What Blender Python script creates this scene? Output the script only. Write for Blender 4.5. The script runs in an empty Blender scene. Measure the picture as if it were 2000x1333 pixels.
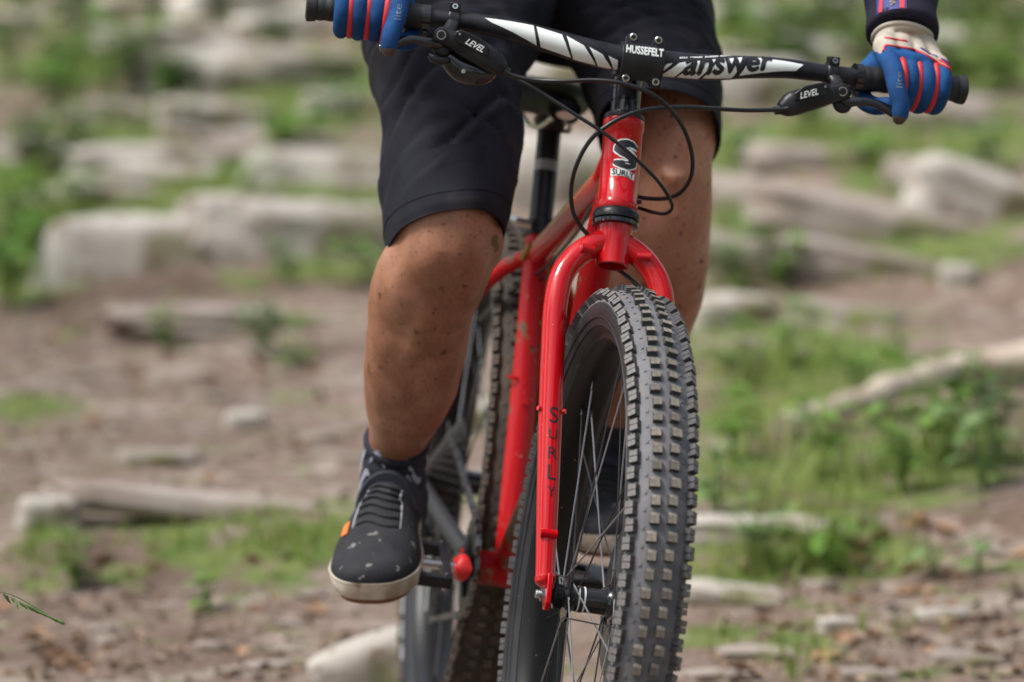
import bpy, bmesh, math, random
import numpy as np
from mathutils import Matrix, Vector, noise
random.seed(7); rng = np.random.default_rng(7)
sc = bpy.context.scene
C = sc.collection
rad = math.radians

# ------------------------------------------------------------------ camera
F_PX = 10000.0; PITCH = rad(3.0); CAM = np.array([0.0, -6.0, 0.994])
cam_d = bpy.data.cameras.new('camera'); cam = bpy.data.objects.new('camera', cam_d); C.objects.link(cam)
cam.location = CAM; cam.rotation_euler = (rad(90) - PITCH, 0, 0)
cam_d.sensor_width = 36; cam_d.lens = 180; cam_d.clip_start = 0.1; cam_d.clip_end = 500
cam_d.dof.use_dof = True; cam_d.dof.focus_distance = 6.02; cam_d.dof.aperture_fstop = 3.7
cam_d.dof.aperture_blades = 9
sc.camera = cam
# ------------------------------------------------------------------ sky, sun, exposure
SUN_EL, SUN_AZ = rad(58), rad(-112)         # soft light from above, ahead and to the rider's right
w = bpy.data.worlds.new('World'); sc.world = w; w.use_nodes = True
nt = w.node_tree; nt.nodes.clear()
sky = nt.nodes.new('ShaderNodeTexSky'); sky.sky_type = 'NISHITA'; sky.sun_disc = False
sky.sun_elevation = SUN_EL; sky.sun_rotation = SUN_AZ; sky.air_density = 1.0; sky.dust_density = 4.0; sky.ozone_density = 1.0
hs = nt.nodes.new('ShaderNodeHueSaturation'); hs.inputs['Saturation'].default_value = 0.55
bg = nt.nodes.new('ShaderNodeBackground'); bg.inputs['Strength'].default_value = 0.11
wo = nt.nodes.new('ShaderNodeOutputWorld')
nt.links.new(sky.outputs[0], hs.inputs['Color']); nt.links.new(hs.outputs[0], bg.inputs[0]); nt.links.new(bg.outputs[0], wo.inputs[0])
sd = bpy.data.lights.new('sun', 'SUN'); sun = bpy.data.objects.new('sun', sd); C.objects.link(sun)
sd.energy = 1.5; sd.angle = rad(13); sd.color = (1, 0.98, 0.95)
sdir = Vector((math.sin(SUN_AZ) * math.cos(SUN_EL), math.cos(SUN_AZ) * math.cos(SUN_EL), math.sin(SUN_EL)))
sun.rotation_euler = sdir.to_track_quat('Z', 'Y').to_euler()
sc.view_settings.view_transform = 'Standard'; sc.view_settings.look = 'None'
sc.view_settings.exposure = 1.10; sc.view_settings.gamma = 1.0; sc.view_settings.use_curve_mapping = False
sc.cycles.use_denoising = True
sc.cycles.max_bounces = 8

# ------------------------------------------------------------------ pixel <-> world, bicycle pose
_fw = np.array([0, math.cos(PITCH), -math.sin(PITCH)]); _up = np.array([0, math.sin(PITCH), math.cos(PITCH)]); _rt = np.array([1.0, 0, 0])
def P(px, py, Y):
    d = _fw + _rt * (px - 1000) / F_PX - _up * (py - 666.5) / F_PX
    return CAM + d * ((Y + 6) / d[1])
def px_of(p):
    d = np.asarray(p) - CAM; z = d @ _fw
    return 1000 + F_PX * (d @ _rt) / z, 666.5 - F_PX * (d @ _up) / z
def rot(axis, t):
    return np.array(Matrix.Rotation(t, 3, Vector(axis)))
HA = rad(69.5); U = np.array([-math.cos(HA), 0, math.sin(HA)]); N = np.array([math.sin(HA), 0, math.cos(HA)]); L = np.array([0, 1.0, 0])
OFF = 0.047; A0 = -OFF * N; CROWN = A0 + U * 0.4777
B0 = np.array([[0, 1, 0], [-1, 0, 0], [0, 0, 1.0]])
M_S = rot((0, 0, 1), rad(8.85)) @ B0 @ rot((0, 1, 0), rad(2.83)) @ rot((1, 0, 0), -rad(8.2))
HUBW = P(1155.4, 1174, 0.0)
STEER = rad(1.2)
M_F = M_S @ rot(U, -STEER)
OF = HUBW + M_S @ A0 - M_F @ A0
def mat4(R, o):
    m = Matrix.Identity(4)
    for i in range(3):
        for j in range(3): m[i][j] = R[i][j]
        m[i][3] = o[i]
    return m
W_S = mat4(M_S, HUBW); W_F = mat4(M_F, OF); W_I = Matrix.Identity(4)
def toS(p): return M_S.T @ (np.asarray(p) - HUBW)
def toF(p): return M_F.T @ (np.asarray(p) - OF)
def fromS(v): return HUBW + M_S @ np.asarray(v)
def fromF(v): return OF + M_F @ np.asarray(v)
def PS(px, py, Y): return toS(P(px, py, Y))
def PF(px, py, Y): return toF(P(px, py, Y))

# ------------------------------------------------------------------ materials
def lin(c): return tuple(((x / 12.92) if x <= 0.04045 else ((x + 0.055) / 1.055) ** 2.4) for x in c)
def material(name, col, rough=0.5, metal=0.0, col2=None, scale=8.0, detail=4.0, bump=0.0, bscale=None, coat=0.0,
             specks=None, spec=0.5, stretch=None, sheen=0.0, sss=0.0, rnd=0.0, contrast=(0.35, 0.65), transl=0.0, dirt=False):
    m = bpy.data.materials.new(name); m.use_nodes = True
    n = m.node_tree.nodes; lk = m.node_tree.links
    b = n['Principled BSDF']; out = n['Material Output']
    b.inputs['Roughness'].default_value = rough; b.inputs['Metallic'].default_value = metal
    b.inputs['Coat Weight'].default_value = coat; b.inputs['Coat Roughness'].default_value = 0.025
    b.inputs['Specular IOR Level'].default_value = spec
    if sheen: b.inputs['Sheen Weight'].default_value = sheen
    if sss:
        b.inputs['Subsurface Weight'].default_value = sss; b.inputs['Subsurface Radius'].default_value = (0.012, 0.004, 0.002); b.inputs['Subsurface Scale'].default_value = 0.5
    tc = n.new('ShaderNodeTexCoord'); mp = n.new('ShaderNodeMapping'); lk.new(tc.outputs['Object'], mp.inputs[0])
    if stretch: mp.inputs['Scale'].default_value = stretch
    vec = mp.outputs[0]
    col = (*col, 1); c_out = None
    if col2 is not None:
        nz = n.new('ShaderNodeTexNoise'); nz.inputs['Scale'].default_value = scale; nz.inputs['Detail'].default_value = detail; lk.new(vec, nz.inputs['Vector'])
        rp = n.new('ShaderNodeMapRange'); rp.inputs[1].default_value, rp.inputs[2].default_value = contrast; lk.new(nz.outputs[0], rp.inputs[0])
        mx = n.new('ShaderNodeMix'); mx.data_type = 'RGBA'; mx.inputs[6].default_value = col; mx.inputs[7].default_value = (*col2, 1)
        lk.new(rp.outputs[0], mx.inputs[0]); c_out = mx.outputs[2]
    for sp in (specks or []):
        scol, sscale, lo, hi = sp[:4]
        nz = n.new('ShaderNodeTexNoise'); nz.inputs['Scale'].default_value = sscale; nz.inputs['Detail'].default_value = 3; lk.new(tc.outputs['Object'], nz.inputs['Vector'])
        rp = n.new('ShaderNodeMapRange'); rp.inputs[1].default_value = lo; rp.inputs[2].default_value = hi; lk.new(nz.outputs[0], rp.inputs[0])
        mx = n.new('ShaderNodeMix'); mx.data_type = 'RGBA'; mx.inputs[6].default_value = col; mx.inputs[7].default_value = (*scol, 1)
        if c_out is not None: lk.new(c_out, mx.inputs[6])
        lk.new(rp.outputs[0], mx.inputs[0]); c_out = mx.outputs[2]
    if dirt:                                          # mud and painted shade on the rider's legs: vertex attribute 'dirt'
        at_ = n.new('ShaderNodeAttribute'); at_.attribute_name = 'dirt'; mx = n.new('ShaderNodeMix'); mx.data_type = 'RGBA'
        nz = n.new('ShaderNodeTexNoise'); nz.inputs['Scale'].default_value = 30; nz.inputs['Detail'].default_value = 6; lk.new(vec, nz.inputs['Vector'])
        mu = n.new('ShaderNodeMath'); mu.operation = 'MULTIPLY_ADD'; lk.new(nz.outputs[0], mu.inputs[0]); mu.inputs[1].default_value = 1.6; mu.inputs[2].default_value = -0.3
        m3 = n.new('ShaderNodeMath'); m3.operation = 'MULTIPLY'; m3.use_clamp = True; lk.new(mu.outputs[0], m3.inputs[0]); lk.new(at_.outputs['Fac'], m3.inputs[1])
        lk.new(m3.outputs[0], mx.inputs[0]); lk.new(c_out, mx.inputs[6]); mx.inputs[7].default_value = (0.175, 0.076, 0.032, 1); c_out = mx.outputs[2]
    if rnd:
        oi = n.new('ShaderNodeObjectInfo'); hv = n.new('ShaderNodeHueSaturation')
        r2 = n.new('ShaderNodeMapRange'); r2.inputs[3].default_value = 1 - rnd; r2.inputs[4].default_value = 1 + rnd; lk.new(oi.outputs['Random'], r2.inputs[0])
        lk.new(r2.outputs[0], hv.inputs['Value'])
        if c_out is not None: lk.new(c_out, hv.inputs['Color'])
        else: hv.inputs['Color'].default_value = col
        c_out = hv.outputs[0]
    if c_out is not None: lk.new(c_out, b.inputs['Base Color'])
    else: b.inputs['Base Color'].default_value = col
    if bump:
        nz = n.new('ShaderNodeTexNoise'); nz.inputs['Scale'].default_value = bscale or scale * 4; nz.inputs['Detail'].default_value = 5; lk.new(vec, nz.inputs['Vector'])
        bp = n.new('ShaderNodeBump'); bp.inputs['Strength'].default_value = bump; bp.inputs['Distance'].default_value = 0.002
        lk.new(nz.outputs[0], bp.inputs['Height']); lk.new(bp.outputs[0], b.inputs['Normal'])
    if transl:
        t = n.new('ShaderNodeBsdfTranslucent'); ms = n.new('ShaderNodeMixShader'); ms.inputs[0].default_value = transl
        if c_out is not None: lk.new(c_out, t.inputs[0])
        else: t.inputs[0].default_value = col
        lk.new(b.outputs[0], ms.inputs[1]); lk.new(t.outputs[0], ms.inputs[2]); lk.new(ms.outputs[0], out.inputs[0])
    return m
MUD = (0.16, 0.105, 0.06); DUST = (0.26, 0.19, 0.12)
MT = dict(
    red=material('red_gloss_paint', (0.49, 0.002, 0.006), 0.35, spec=0.15, coat=0.75, specks=[((0.5, 0.36, 0.26), 260, 0.735, 0.75)], bump=0.02, bscale=300),
    red_mud=material('red_paint_muddy', (0.47, 0.004, 0.008), 0.42, spec=0.2, coat=0.2, specks=[(MUD, 34, 0.60, 0.66), ((0.42, 0.30, 0.22), 120, 0.70, 0.73)]),
    red_caked=material('red_paint_caked_mud', (0.42, 0.004, 0.008), 0.5, spec=0.2, specks=[((0.13, 0.085, 0.045), 16, 0.46, 0.58), ((0.20, 0.14, 0.09), 60, 0.60, 0.68)], bump=0.3, bscale=90),
    red_boot=material('red_rubber', (0.6, 0.015, 0.015), 0.5),
    black=material('black_anodised', (0.007, 0.007, 0.009), 0.36, spec=0.35, col2=(0.02, 0.02, 0.024), scale=30, specks=[((0.12, 0.09, 0.07), 150, 0.73, 0.75)]),
    black_sat=material('black_satin_paint', (0.008, 0.0085, 0.012), 0.42, spec=0.35, col2=(0.02, 0.02, 0.026), scale=40, specks=[((0.2, 0.17, 0.14), 170, 0.735, 0.75)]),
    gloss=material('black_gloss_shell', (0.008, 0.008, 0.01), 0.16, coat=0.4),
    rubber=material('black_rubber', (0.014, 0.014, 0.015), 0.6, bump=0.2, bscale=200),
    saddle_black=material('saddle_cover', (0.005, 0.005, 0.006), 0.6, spec=0.2),
    hose=material('black_hose', (0.008, 0.008, 0.01), 0.28),
    tyre=material('dusty_tyre_casing', (0.10, 0.102, 0.112), 0.62, col2=(0.155, 0.152, 0.158), scale=26, bump=0.25, bscale=380, specks=[((0.17, 0.14, 0.115), 60, 0.60, 0.75)]),
    sidewall=material('tyre_sidewall', (0.016, 0.017, 0.021), 0.48, col2=(0.026, 0.026, 0.030), scale=22, spec=0.35, bump=0.15, bscale=300, specks=[((0.15, 0.12, 0.09), 140, 0.71, 0.74)]),
    knob=material('tyre_knob_sides', (0.038, 0.038, 0.042), 0.65, col2=(0.08, 0.075, 0.072), scale=60),
    knob_top=material('tyre_knob_worn_top', (0.20, 0.172, 0.135), 0.8, col2=(0.085, 0.08, 0.074), scale=95, contrast=(0.40, 0.62), rnd=0.38, bump=0.5, bscale=500),
    knob_side_top=material('tyre_side_knob_face', (0.20, 0.185, 0.175), 0.7, col2=(0.11, 0.105, 0.10), scale=90, bump=0.4, bscale=400),
    tyre_mud=material('muddy_tyre', (0.032, 0.026, 0.022), 0.8, col2=(0.065, 0.045, 0.030), scale=18, bump=0.6, bscale=90),
    knob_mud=material('muddy_knob', (0.045, 0.035, 0.027), 0.8, col2=(0.09, 0.065, 0.045), scale=40, bump=0.4),
    rim=material('black_rim', (0.008, 0.0075, 0.008), 0.4, spec=0.3, specks=[((0.25, 0.17, 0.11), 130, 0.735, 0.75)]),
    steel=material('spoke_steel', (0.34, 0.35, 0.38), 0.4, metal=0.8),
    darksteel=material('black_spoke', (0.03, 0.03, 0.034), 0.3, metal=0.4),
    silver=material('machined_silver', (0.62, 0.62, 0.62), 0.25, metal=1.0),
    chain=material('oily_chain', (0.26, 0.26, 0.28), 0.35, metal=0.9, specks=[((0.05, 0.04, 0.035), 120, 0.5, 0.6)]),
    cass=material('dark_cassette', (0.07, 0.065, 0.065), 0.45, metal=0.6, specks=[((0.16, 0.12, 0.09), 60, 0.58, 0.7)]),
    white=material('white_print', (0.78, 0.82, 0.80), 0.32, specks=[((0.3, 0.28, 0.25), 220, 0.72, 0.76)]),
    ink=material('black_print', (0.012, 0.012, 0.016), 0.4),
    worn_print=material('worn_pale_print', (0.16, 0.20, 0.27), 0.6, col2=(0.05, 0.09, 0.19), scale=160),
    grey_print=material('grey_print', (0.35, 0.36, 0.38), 0.4),
    skin=material('tanned_skin', (0.50, 0.250, 0.165), 0.42, col2=(0.38, 0.165, 0.098), scale=13, detail=8, sss=0.06, bump=0.35, bscale=330, spec=0.4, dirt=True,
                  specks=[((0.095, 0.047, 0.028), 70, 0.67, 0.71), ((0.17, 0.075, 0.038), 150, 0.60, 0.74), ((0.10, 0.05, 0.03), 30, 0.69, 0.72)]),
    shorts=material('navy_short_fabric', (0.0105, 0.0108, 0.0175), 0.8, spec=0.2, col2=(0.020, 0.0200, 0.030), scale=14, detail=6, bump=0.25, bscale=700,
                    specks=[((0.040, 0.036, 0.038), 14, 0.56, 0.78)]),
    jersey=material('navy_jersey', (0.016, 0.015, 0.028), 0.8, spec=0.15, col2=(0.024, 0.022, 0.038), scale=20, bump=0.15, bscale=900),
    sock=material('navy_sock', (0.011, 0.013, 0.024), 0.85, col2=(0.02, 0.022, 0.034), scale=60, bump=0.4, bscale=500),
    sockw=material('white_sock_pattern', (0.42, 0.46, 0.56), 0.85, col2=(0.25, 0.27, 0.35), scale=80),
    shoe=material('charcoal_suede', (0.018, 0.019, 0.024), 0.8, spec=0.25, col2=(0.030, 0.030, 0.035), scale=30, bump=0.3, bscale=300, specks=[((0.20, 0.19, 0.18), 62, 0.655, 0.70)]),
    sole=material('dirty_white_sole', (0.60, 0.55, 0.46), 0.6, col2=(0.32, 0.24, 0.165), scale=22, specks=[((0.2, 0.12, 0.07), 40, 0.6, 0.7)]),
    gum=material('gum_outsole', (0.16, 0.06, 0.03), 0.7),
    orange=material('orange_tag', (0.75, 0.16, 0.02), 0.6),
    lace=material('dark_lace', (0.012, 0.013, 0.018), 0.8),
    g_blue=material('glove_blue', (0.014, 0.080, 0.25), 0.75, spec=0.2, col2=(0.009, 0.045, 0.145), scale=34, bump=0.35, bscale=900),
    g_red=material('glove_red', (0.52, 0.022, 0.03), 0.55),
    g_cream=material('glove_cream', (0.50, 0.45, 0.38), 0.75, col2=(0.36, 0.31, 0.25), scale=50, bump=0.35, bscale=800),
    g_palm=material('glove_fingertip', (0.10, 0.075, 0.055), 0.6, col2=(0.06, 0.045, 0.035), scale=60),
    s_blue=material('sleeve_blue', (0.02, 0.03, 0.20), 0.6),
    brass=material('braze_patch', (0.30, 0.17, 0.012), 0.5),
)

# ------------------------------------------------------------------ mesh helpers
class MB:
    def __init__(s): s.v = []; s.f = []; s.m = []; s.n = 0
    def add(s, verts, faces, mi=0):
        o = s.n; verts = np.asarray(verts, float).reshape(-1, 3)
        s.v.append(verts); s.n += len(verts)
        s.f += [tuple(i + o for i in f) for f in faces]; s.m += [mi] * len(faces)
        return s
    def verts(s): return np.vstack(s.v)
def mesh_of(name, mb, mats, smooth=40):
    me = bpy.data.meshes.new(name)
    me.from_pydata(mb.verts().tolist(), [], mb.f)
    mats = mats if isinstance(mats, (list, tuple)) else [mats]
    for m in mats: me.materials.append(MT[m] if isinstance(m, str) else m)
    if len(mats) > 1: me.polygons.foreach_set('material_index', mb.m)
    me.validate()
    if smooth:
        me.polygons.foreach_set('use_smooth', [True] * len(me.polygons))
        try: me.set_sharp_from_angle(angle=rad(smooth))
        except Exception: pass
    me.update()
    return me
WORLD = {}
def link(name, me, W=W_I, parent=None):
    o = bpy.data.objects.new(name, me); C.objects.link(o)
    WORLD[o] = W.copy()
    if parent is not None:
        o.parent = parent; o.matrix_basis = WORLD[parent].inverted() @ W
    else: o.matrix_basis = W
    return o
def obj(name, mb, mats, W=W_I, parent=None, smooth=40, bevel=0.0):
    o = link(name, mesh_of(name, mb, mats, smooth), W, parent)
    if bevel:
        b = o.modifiers.new('bevel', 'BEVEL'); b.width = bevel; b.segments = 2; b.limit_method = 'ANGLE'; b.angle_limit = rad(40)
    return o
def tag(o, label, cat=None, group=None, kind=None):
    if label: o['label'] = label
    if cat: o['category'] = cat
    if group: o['group'] = group
    if kind: o['kind'] = kind
    return o
def nrm(v): v = np.asarray(v, float); return v / max(np.linalg.norm(v), 1e-12)
def crs(pts, n):
    """Catmull-Rom resample of rows (any number of columns) to n rows, even in chord length of first 3 columns."""
    p = np.asarray(pts, float); k = len(p)
    if k == 2:
        t = np.linspace(0, 1, n)[:, None]; return p[0] * (1 - t) + p[1] * t
    q = np.vstack([2 * p[0] - p[1], p, 2 * p[-1] - p[-2]])
    d = np.concatenate([[0], np.cumsum(np.linalg.norm(np.diff(p[:, :3], axis=0), axis=1))])
    out = []
    for s in np.linspace(0, d[-1], n):
        i = min(max(np.searchsorted(d, s) - 1, 0), k - 2); t = (s - d[i]) / max(d[i + 1] - d[i], 1e-9)
        a, b, c, e = q[i], q[i + 1], q[i + 2], q[i + 3]
        out.append(0.5 * (2 * b + (c - a) * t + (2 * a - 5 * b + 4 * c - e) * t * t + (3 * b - a - 3 * c + e) * t ** 3))
    return np.array(out)
def rings_mesh(mb, rings, cap=True, mi=0, closed=False):
    n = len(rings[0]); k = len(rings); v = np.vstack(rings); f = []
    for i in range(k - 1 + (1 if closed else 0)):
        a = i * n; b = ((i + 1) % k) * n
        for j in range(n):
            j2 = (j + 1) % n; f.append((a + j, a + j2, b + j2, b + j))
    if cap and not closed:
        f.append(tuple(range(n - 1, -1, -1))); f.append(tuple((k - 1) * n + j for j in range(n)))
    mb.add(v, f, mi); return mb
def tube(mb, path, rx, ry=None, n=12, cap=True, mi=0, side=None, closed=False):
    p = np.asarray(path, float); k = len(p)
    rx = np.broadcast_to(np.asarray(rx, float), (k,)); ry = rx if ry is None else np.broadcast_to(np.asarray(ry, float), (k,))
    tg = np.gradient(p, axis=0) if not closed else (np.roll(p, -1, 0) - np.roll(p, 1, 0))
    tg = np.array([nrm(t) for t in tg])
    s = np.array(side, float) if side is not None else (np.array([0, 0, 1.0]) if abs(tg[0][2]) < 0.9 else np.array([1.0, 0, 0]))
    rings = []; an = np.linspace(0, 2 * np.pi, n, endpoint=False)
    for i in range(k):
        t = tg[i]; si = (np.array(side, float) if side is not None else s)
        si = nrm(si - (si @ t) * t); s = si; b = np.cross(t, si)
        rings.append(p[i] + np.outer(np.cos(an) * rx[i], si) + np.outer(np.sin(an) * ry[i], b))
    return rings_mesh(mb, rings, cap, mi, closed)
def cyl(mb, a, b, r, r2=None, n=20, mi=0):
    return tube(mb, [a, b], [r, r if r2 is None else r2], n=n, mi=mi)
def lathe(mb, prof, n=96, mi=0, axis='y', closed=True, org=(0, 0, 0)):
    """profile of (radius, axial) revolved about the y axis."""
    rings = []
    for t in np.linspace(0, 2 * np.pi, n, endpoint=False):
        rings.append(np.array([[r * math.cos(t), a, r * math.sin(t)] for r, a in prof]) + np.array(org))
    v = np.vstack(rings); k = len(prof); f = []
    for i in range(n):
        a, b = i * k, ((i + 1) % n) * k
        for j in range(k if closed else k - 1):
            j2 = (j + 1) % k; f.append((a + j, a + j2, b + j2, b + j))
    mb.add(v, f, mi); return mb
def box(mb, c, X, Y, Z, sx, sy, sz, mi=0, taper=1.0):
    c = np.asarray(c, float); v = []
    for dz in (-1, 1):
        k = taper if dz > 0 else 1
        for dx, dy in ((-1, -1), (1, -1), (1, 1), (-1, 1)):
            v.append(c + np.asarray(X) * dx * sx / 2 * k + np.asarray(Y) * dy * sy / 2 * k + np.asarray(Z) * dz * sz / 2)
    mb.add(v, [(3, 2, 1, 0), (4, 5, 6, 7), (0, 1, 5, 4), (1, 2, 6, 5), (2, 3, 7, 6), (3, 0, 4, 7)], mi); return mb
def ellipsoid(mb, c, ax, n=14, mi=0):
    """ax: 3x3 rows are the semi-axes."""
    ax = np.asarray(ax, float); rings = []
    for th in np.linspace(0.02, np.pi - 0.02, n):
        an = np.linspace(0, 2 * np.pi, n * 2, endpoint=False)
        rings.append(np.asarray(c) + np.outer(np.cos(an) * math.sin(th), ax[0]) + np.outer(np.sin(an) * math.sin(th), ax[1]) + math.cos(th) * ax[2])
    return rings_mesh(mb, rings, True, mi)
def extrude_poly(mb, pts2, c, X, Y, Z, depth, mi=0):
    c = np.asarray(c, float); X, Y, Z = map(np.asarray, (X, Y, Z)); n = len(pts2)
    lo = [c + X * a + Y * b - Z * depth / 2 for a, b in pts2]; hi = [c + X * a + Y * b + Z * depth / 2 for a, b in pts2]
    f = [tuple(range(n - 1, -1, -1)), tuple(range(n, 2 * n))] + [(i, (i + 1) % n, n + (i + 1) % n, n + i) for i in range(n)]
    mb.add(lo + hi, f, mi); return mb
def text2d(s, shear=0.0):
    cu = bpy.data.curves.new('t', 'FONT'); cu.body = s; cu.align_x = 'CENTER'; cu.align_y = 'CENTER'; cu.shear = shear; cu.resolution_u = 3
    o = bpy.data.objects.new('t', cu); me = bpy.data.meshes.new_from_object(o)
    bm = bmesh.new(); bm.from_mesh(me)
    bmesh.ops.subdivide_edges(bm, edges=[e for e in bm.edges if e.calc_length() > 0.12], cuts=2, use_grid_fill=False)
    bmesh.ops.triangulate(bm, faces=bm.faces)
    v = np.array([list(x.co)[:2] for x in bm.verts]); bm.verts.index_update(); f = [tuple(q.index for q in x.verts) for x in bm.faces]
    bm.free(); bpy.data.objects.remove(o); bpy.data.meshes.remove(me); bpy.data.curves.remove(cu)
    v -= (v.min(0) + v.max(0)) / 2; v /= (v[:, 0].max() - v[:, 0].min())
    return v, f
def bold(v, f, d):                                   # a few offset copies make a heavier letter
    V = []; Fc = []
    for k, (a, b) in enumerate(((0, 0), (d, 0), (-d, 0), (0, d), (0, -d))):
        V.append(np.column_stack([v + np.array([a, b]), np.full(len(v), k * 1e-5)])); Fc += [tuple(i + k * len(v) for i in t) for t in f]
    return np.vstack(V), Fc
def remeshed(mb, voxel, smooth_it=6, fac=0.5):
    me = bpy.data.meshes.new('raw'); me.from_pydata(mb.verts().tolist(), [], mb.f)
    o = bpy.data.objects.new('raw', me); C.objects.link(o)
    r = o.modifiers.new('r', 'REMESH'); r.mode = 'VOXEL'; r.voxel_size = voxel; r.use_smooth_shade = True
    if smooth_it:
        s = o.modifiers.new('s', 'SMOOTH'); s.factor = fac; s.iterations = smooth_it
    dg = bpy.context.evaluated_depsgraph_get(); me2 = bpy.data.meshes.new_from_object(o.evaluated_get(dg))
    bpy.data.objects.remove(o); bpy.data.meshes.remove(me)
    me2.polygons.foreach_set('use_smooth', [True] * len(me2.polygons))
    return me2

# ================================================================== GROUND
def _prof_z(row, y): return CAM[2] - (6 + y) * math.tan(PITCH + math.atan((row - 666.5) / F_PX))
_py = [-60, -6, 0, 1.1, 1.75]; _pz = [-2.6, -0.22, 0.0, 0.056, 0.068]
for r, y in ((1250, 2.1), (1110, 2.62), (1005, 2.8), (985, 3.0), (860, 3.9), (640, 5.55), (565, 5.75), (540, 6.0), (440, 6.6), (400, 6.75), (330, 7.3), (290, 7.45), (150, 8.8), (0, 10.5), (-260, 14.0)):
    _py.append(y); _pz.append(_prof_z(r, y))
_py += [30, 90]; _pz += [5.2, 24.0]
_py = np.array(_py); _pz = np.array(_pz)
def ground_z(x, y):
    yy = y + 0.55 * x * min(max((y - 1.4) / 2, 0), 1) * (1 if abs(x) < 2.5 else 2.5 / abs(x)) * 0.35   # ledges run slightly askew across the slope
    z = float(np.interp(yy, _py, _pz))
    k = min(max((y - 1.3) / 1.5, 0), 1)
    z += k * 0.045 * x * min(1, 3 / (abs(x) + 1e-6))
    a = noise.noise(Vector((x * 1.3, y * 1.3, 3))); b = noise.noise(Vector((x * 4.1, y * 4.1, 9))); c = noise.noise(Vector((x * 13, y * 13, 5)))
    z += k * (0.05 * a + 0.022 * b) + 0.007 * c * (0.4 + k)
    return z
def hit(px, py, y0=0.4, y1=60):
    """ground point under a pixel of the photograph: march along its ray."""
    pr = None; y = y0
    while y < y1:
        p = P(px, py, y); d = p[2] - ground_z(p[0], p[1])
        if d <= 0 and pr is not None:
            a, b = pr, y
            for _ in range(14):
                mid = (a + b) / 2; q = P(px, py, mid)
                if q[2] - ground_z(q[0], q[1]) > 0: a = mid
                else: b = mid
            return P(px, py, b)
        pr = y; y += 0.04 + 0.01 * y
    return P(px, py, y1)

MOSS = []      # (x, y, radius, strength) mossy patches of the ground
def moss(px, py, w, s=1.0):
    if px > 1350 and 600 < py < 1130: s = 0.72
    if px < 700 and py > 1000: s = 0.62
    p = hit(px, py); MOSS.append((p[0], p[1], w * (p[1] + 6) / F_PX, s))
for a in ((120, 130, 150), (60, 330, 130), (200, 260, 130), (560, 230, 190), (640, 190, 150), (430, 350, 200), (650, 390, 150), (250, 410, 240), (60, 440, 140), (40, 560, 100), (620, 500, 130), (560, 1040, 190), (330, 1050, 150), (90, 1080, 100),
          (1480, 60, 250), (1750, 60, 250), (1950, 120, 200), (1480, 290, 180), (1650, 260, 150), (1880, 260, 180), (1430, 480, 140), (1620, 420, 140), (1780, 330, 150), (1850, 480, 160), (1450, 660, 220), (1620, 700, 200), (1560, 780, 200), (1450, 820, 160), (1800, 900, 260), (1640, 920, 250), (1450, 930, 150), (1500, 1080, 160), (1620, 1080, 130), (1950, 830, 120), (60, 800, 90), (1560, 1250, 100), (1400, 1240, 80)):
    moss(*a)
def axis_pts(lo, hi, dlo, dhi, d, grow=1.18):
    pts = list(np.arange(dlo, dhi + 1e-6, d)); s = d
    while pts[-1] < hi: s *= grow; pts.append(pts[-1] + s)
    s = d
    while pts[0] > lo: s *= grow; pts.insert(0, pts[0] - s)
    return pts
gx = axis_pts(-60, 60, -1.9, 1.9, 0.03); gy = axis_pts(-50, 90, 0.9, 11.0, 0.035)
gv = np.array([[x, y, ground_z(x, y)] for y in gy for x in gx]); nx = len(gx)
mb = MB(); mb.add(gv, [(j * nx + i, j * nx + i + 1, (j + 1) * nx + i + 1, (j + 1) * nx + i) for j in range(len(gy) - 1) for i in range(nx - 1)])
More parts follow.
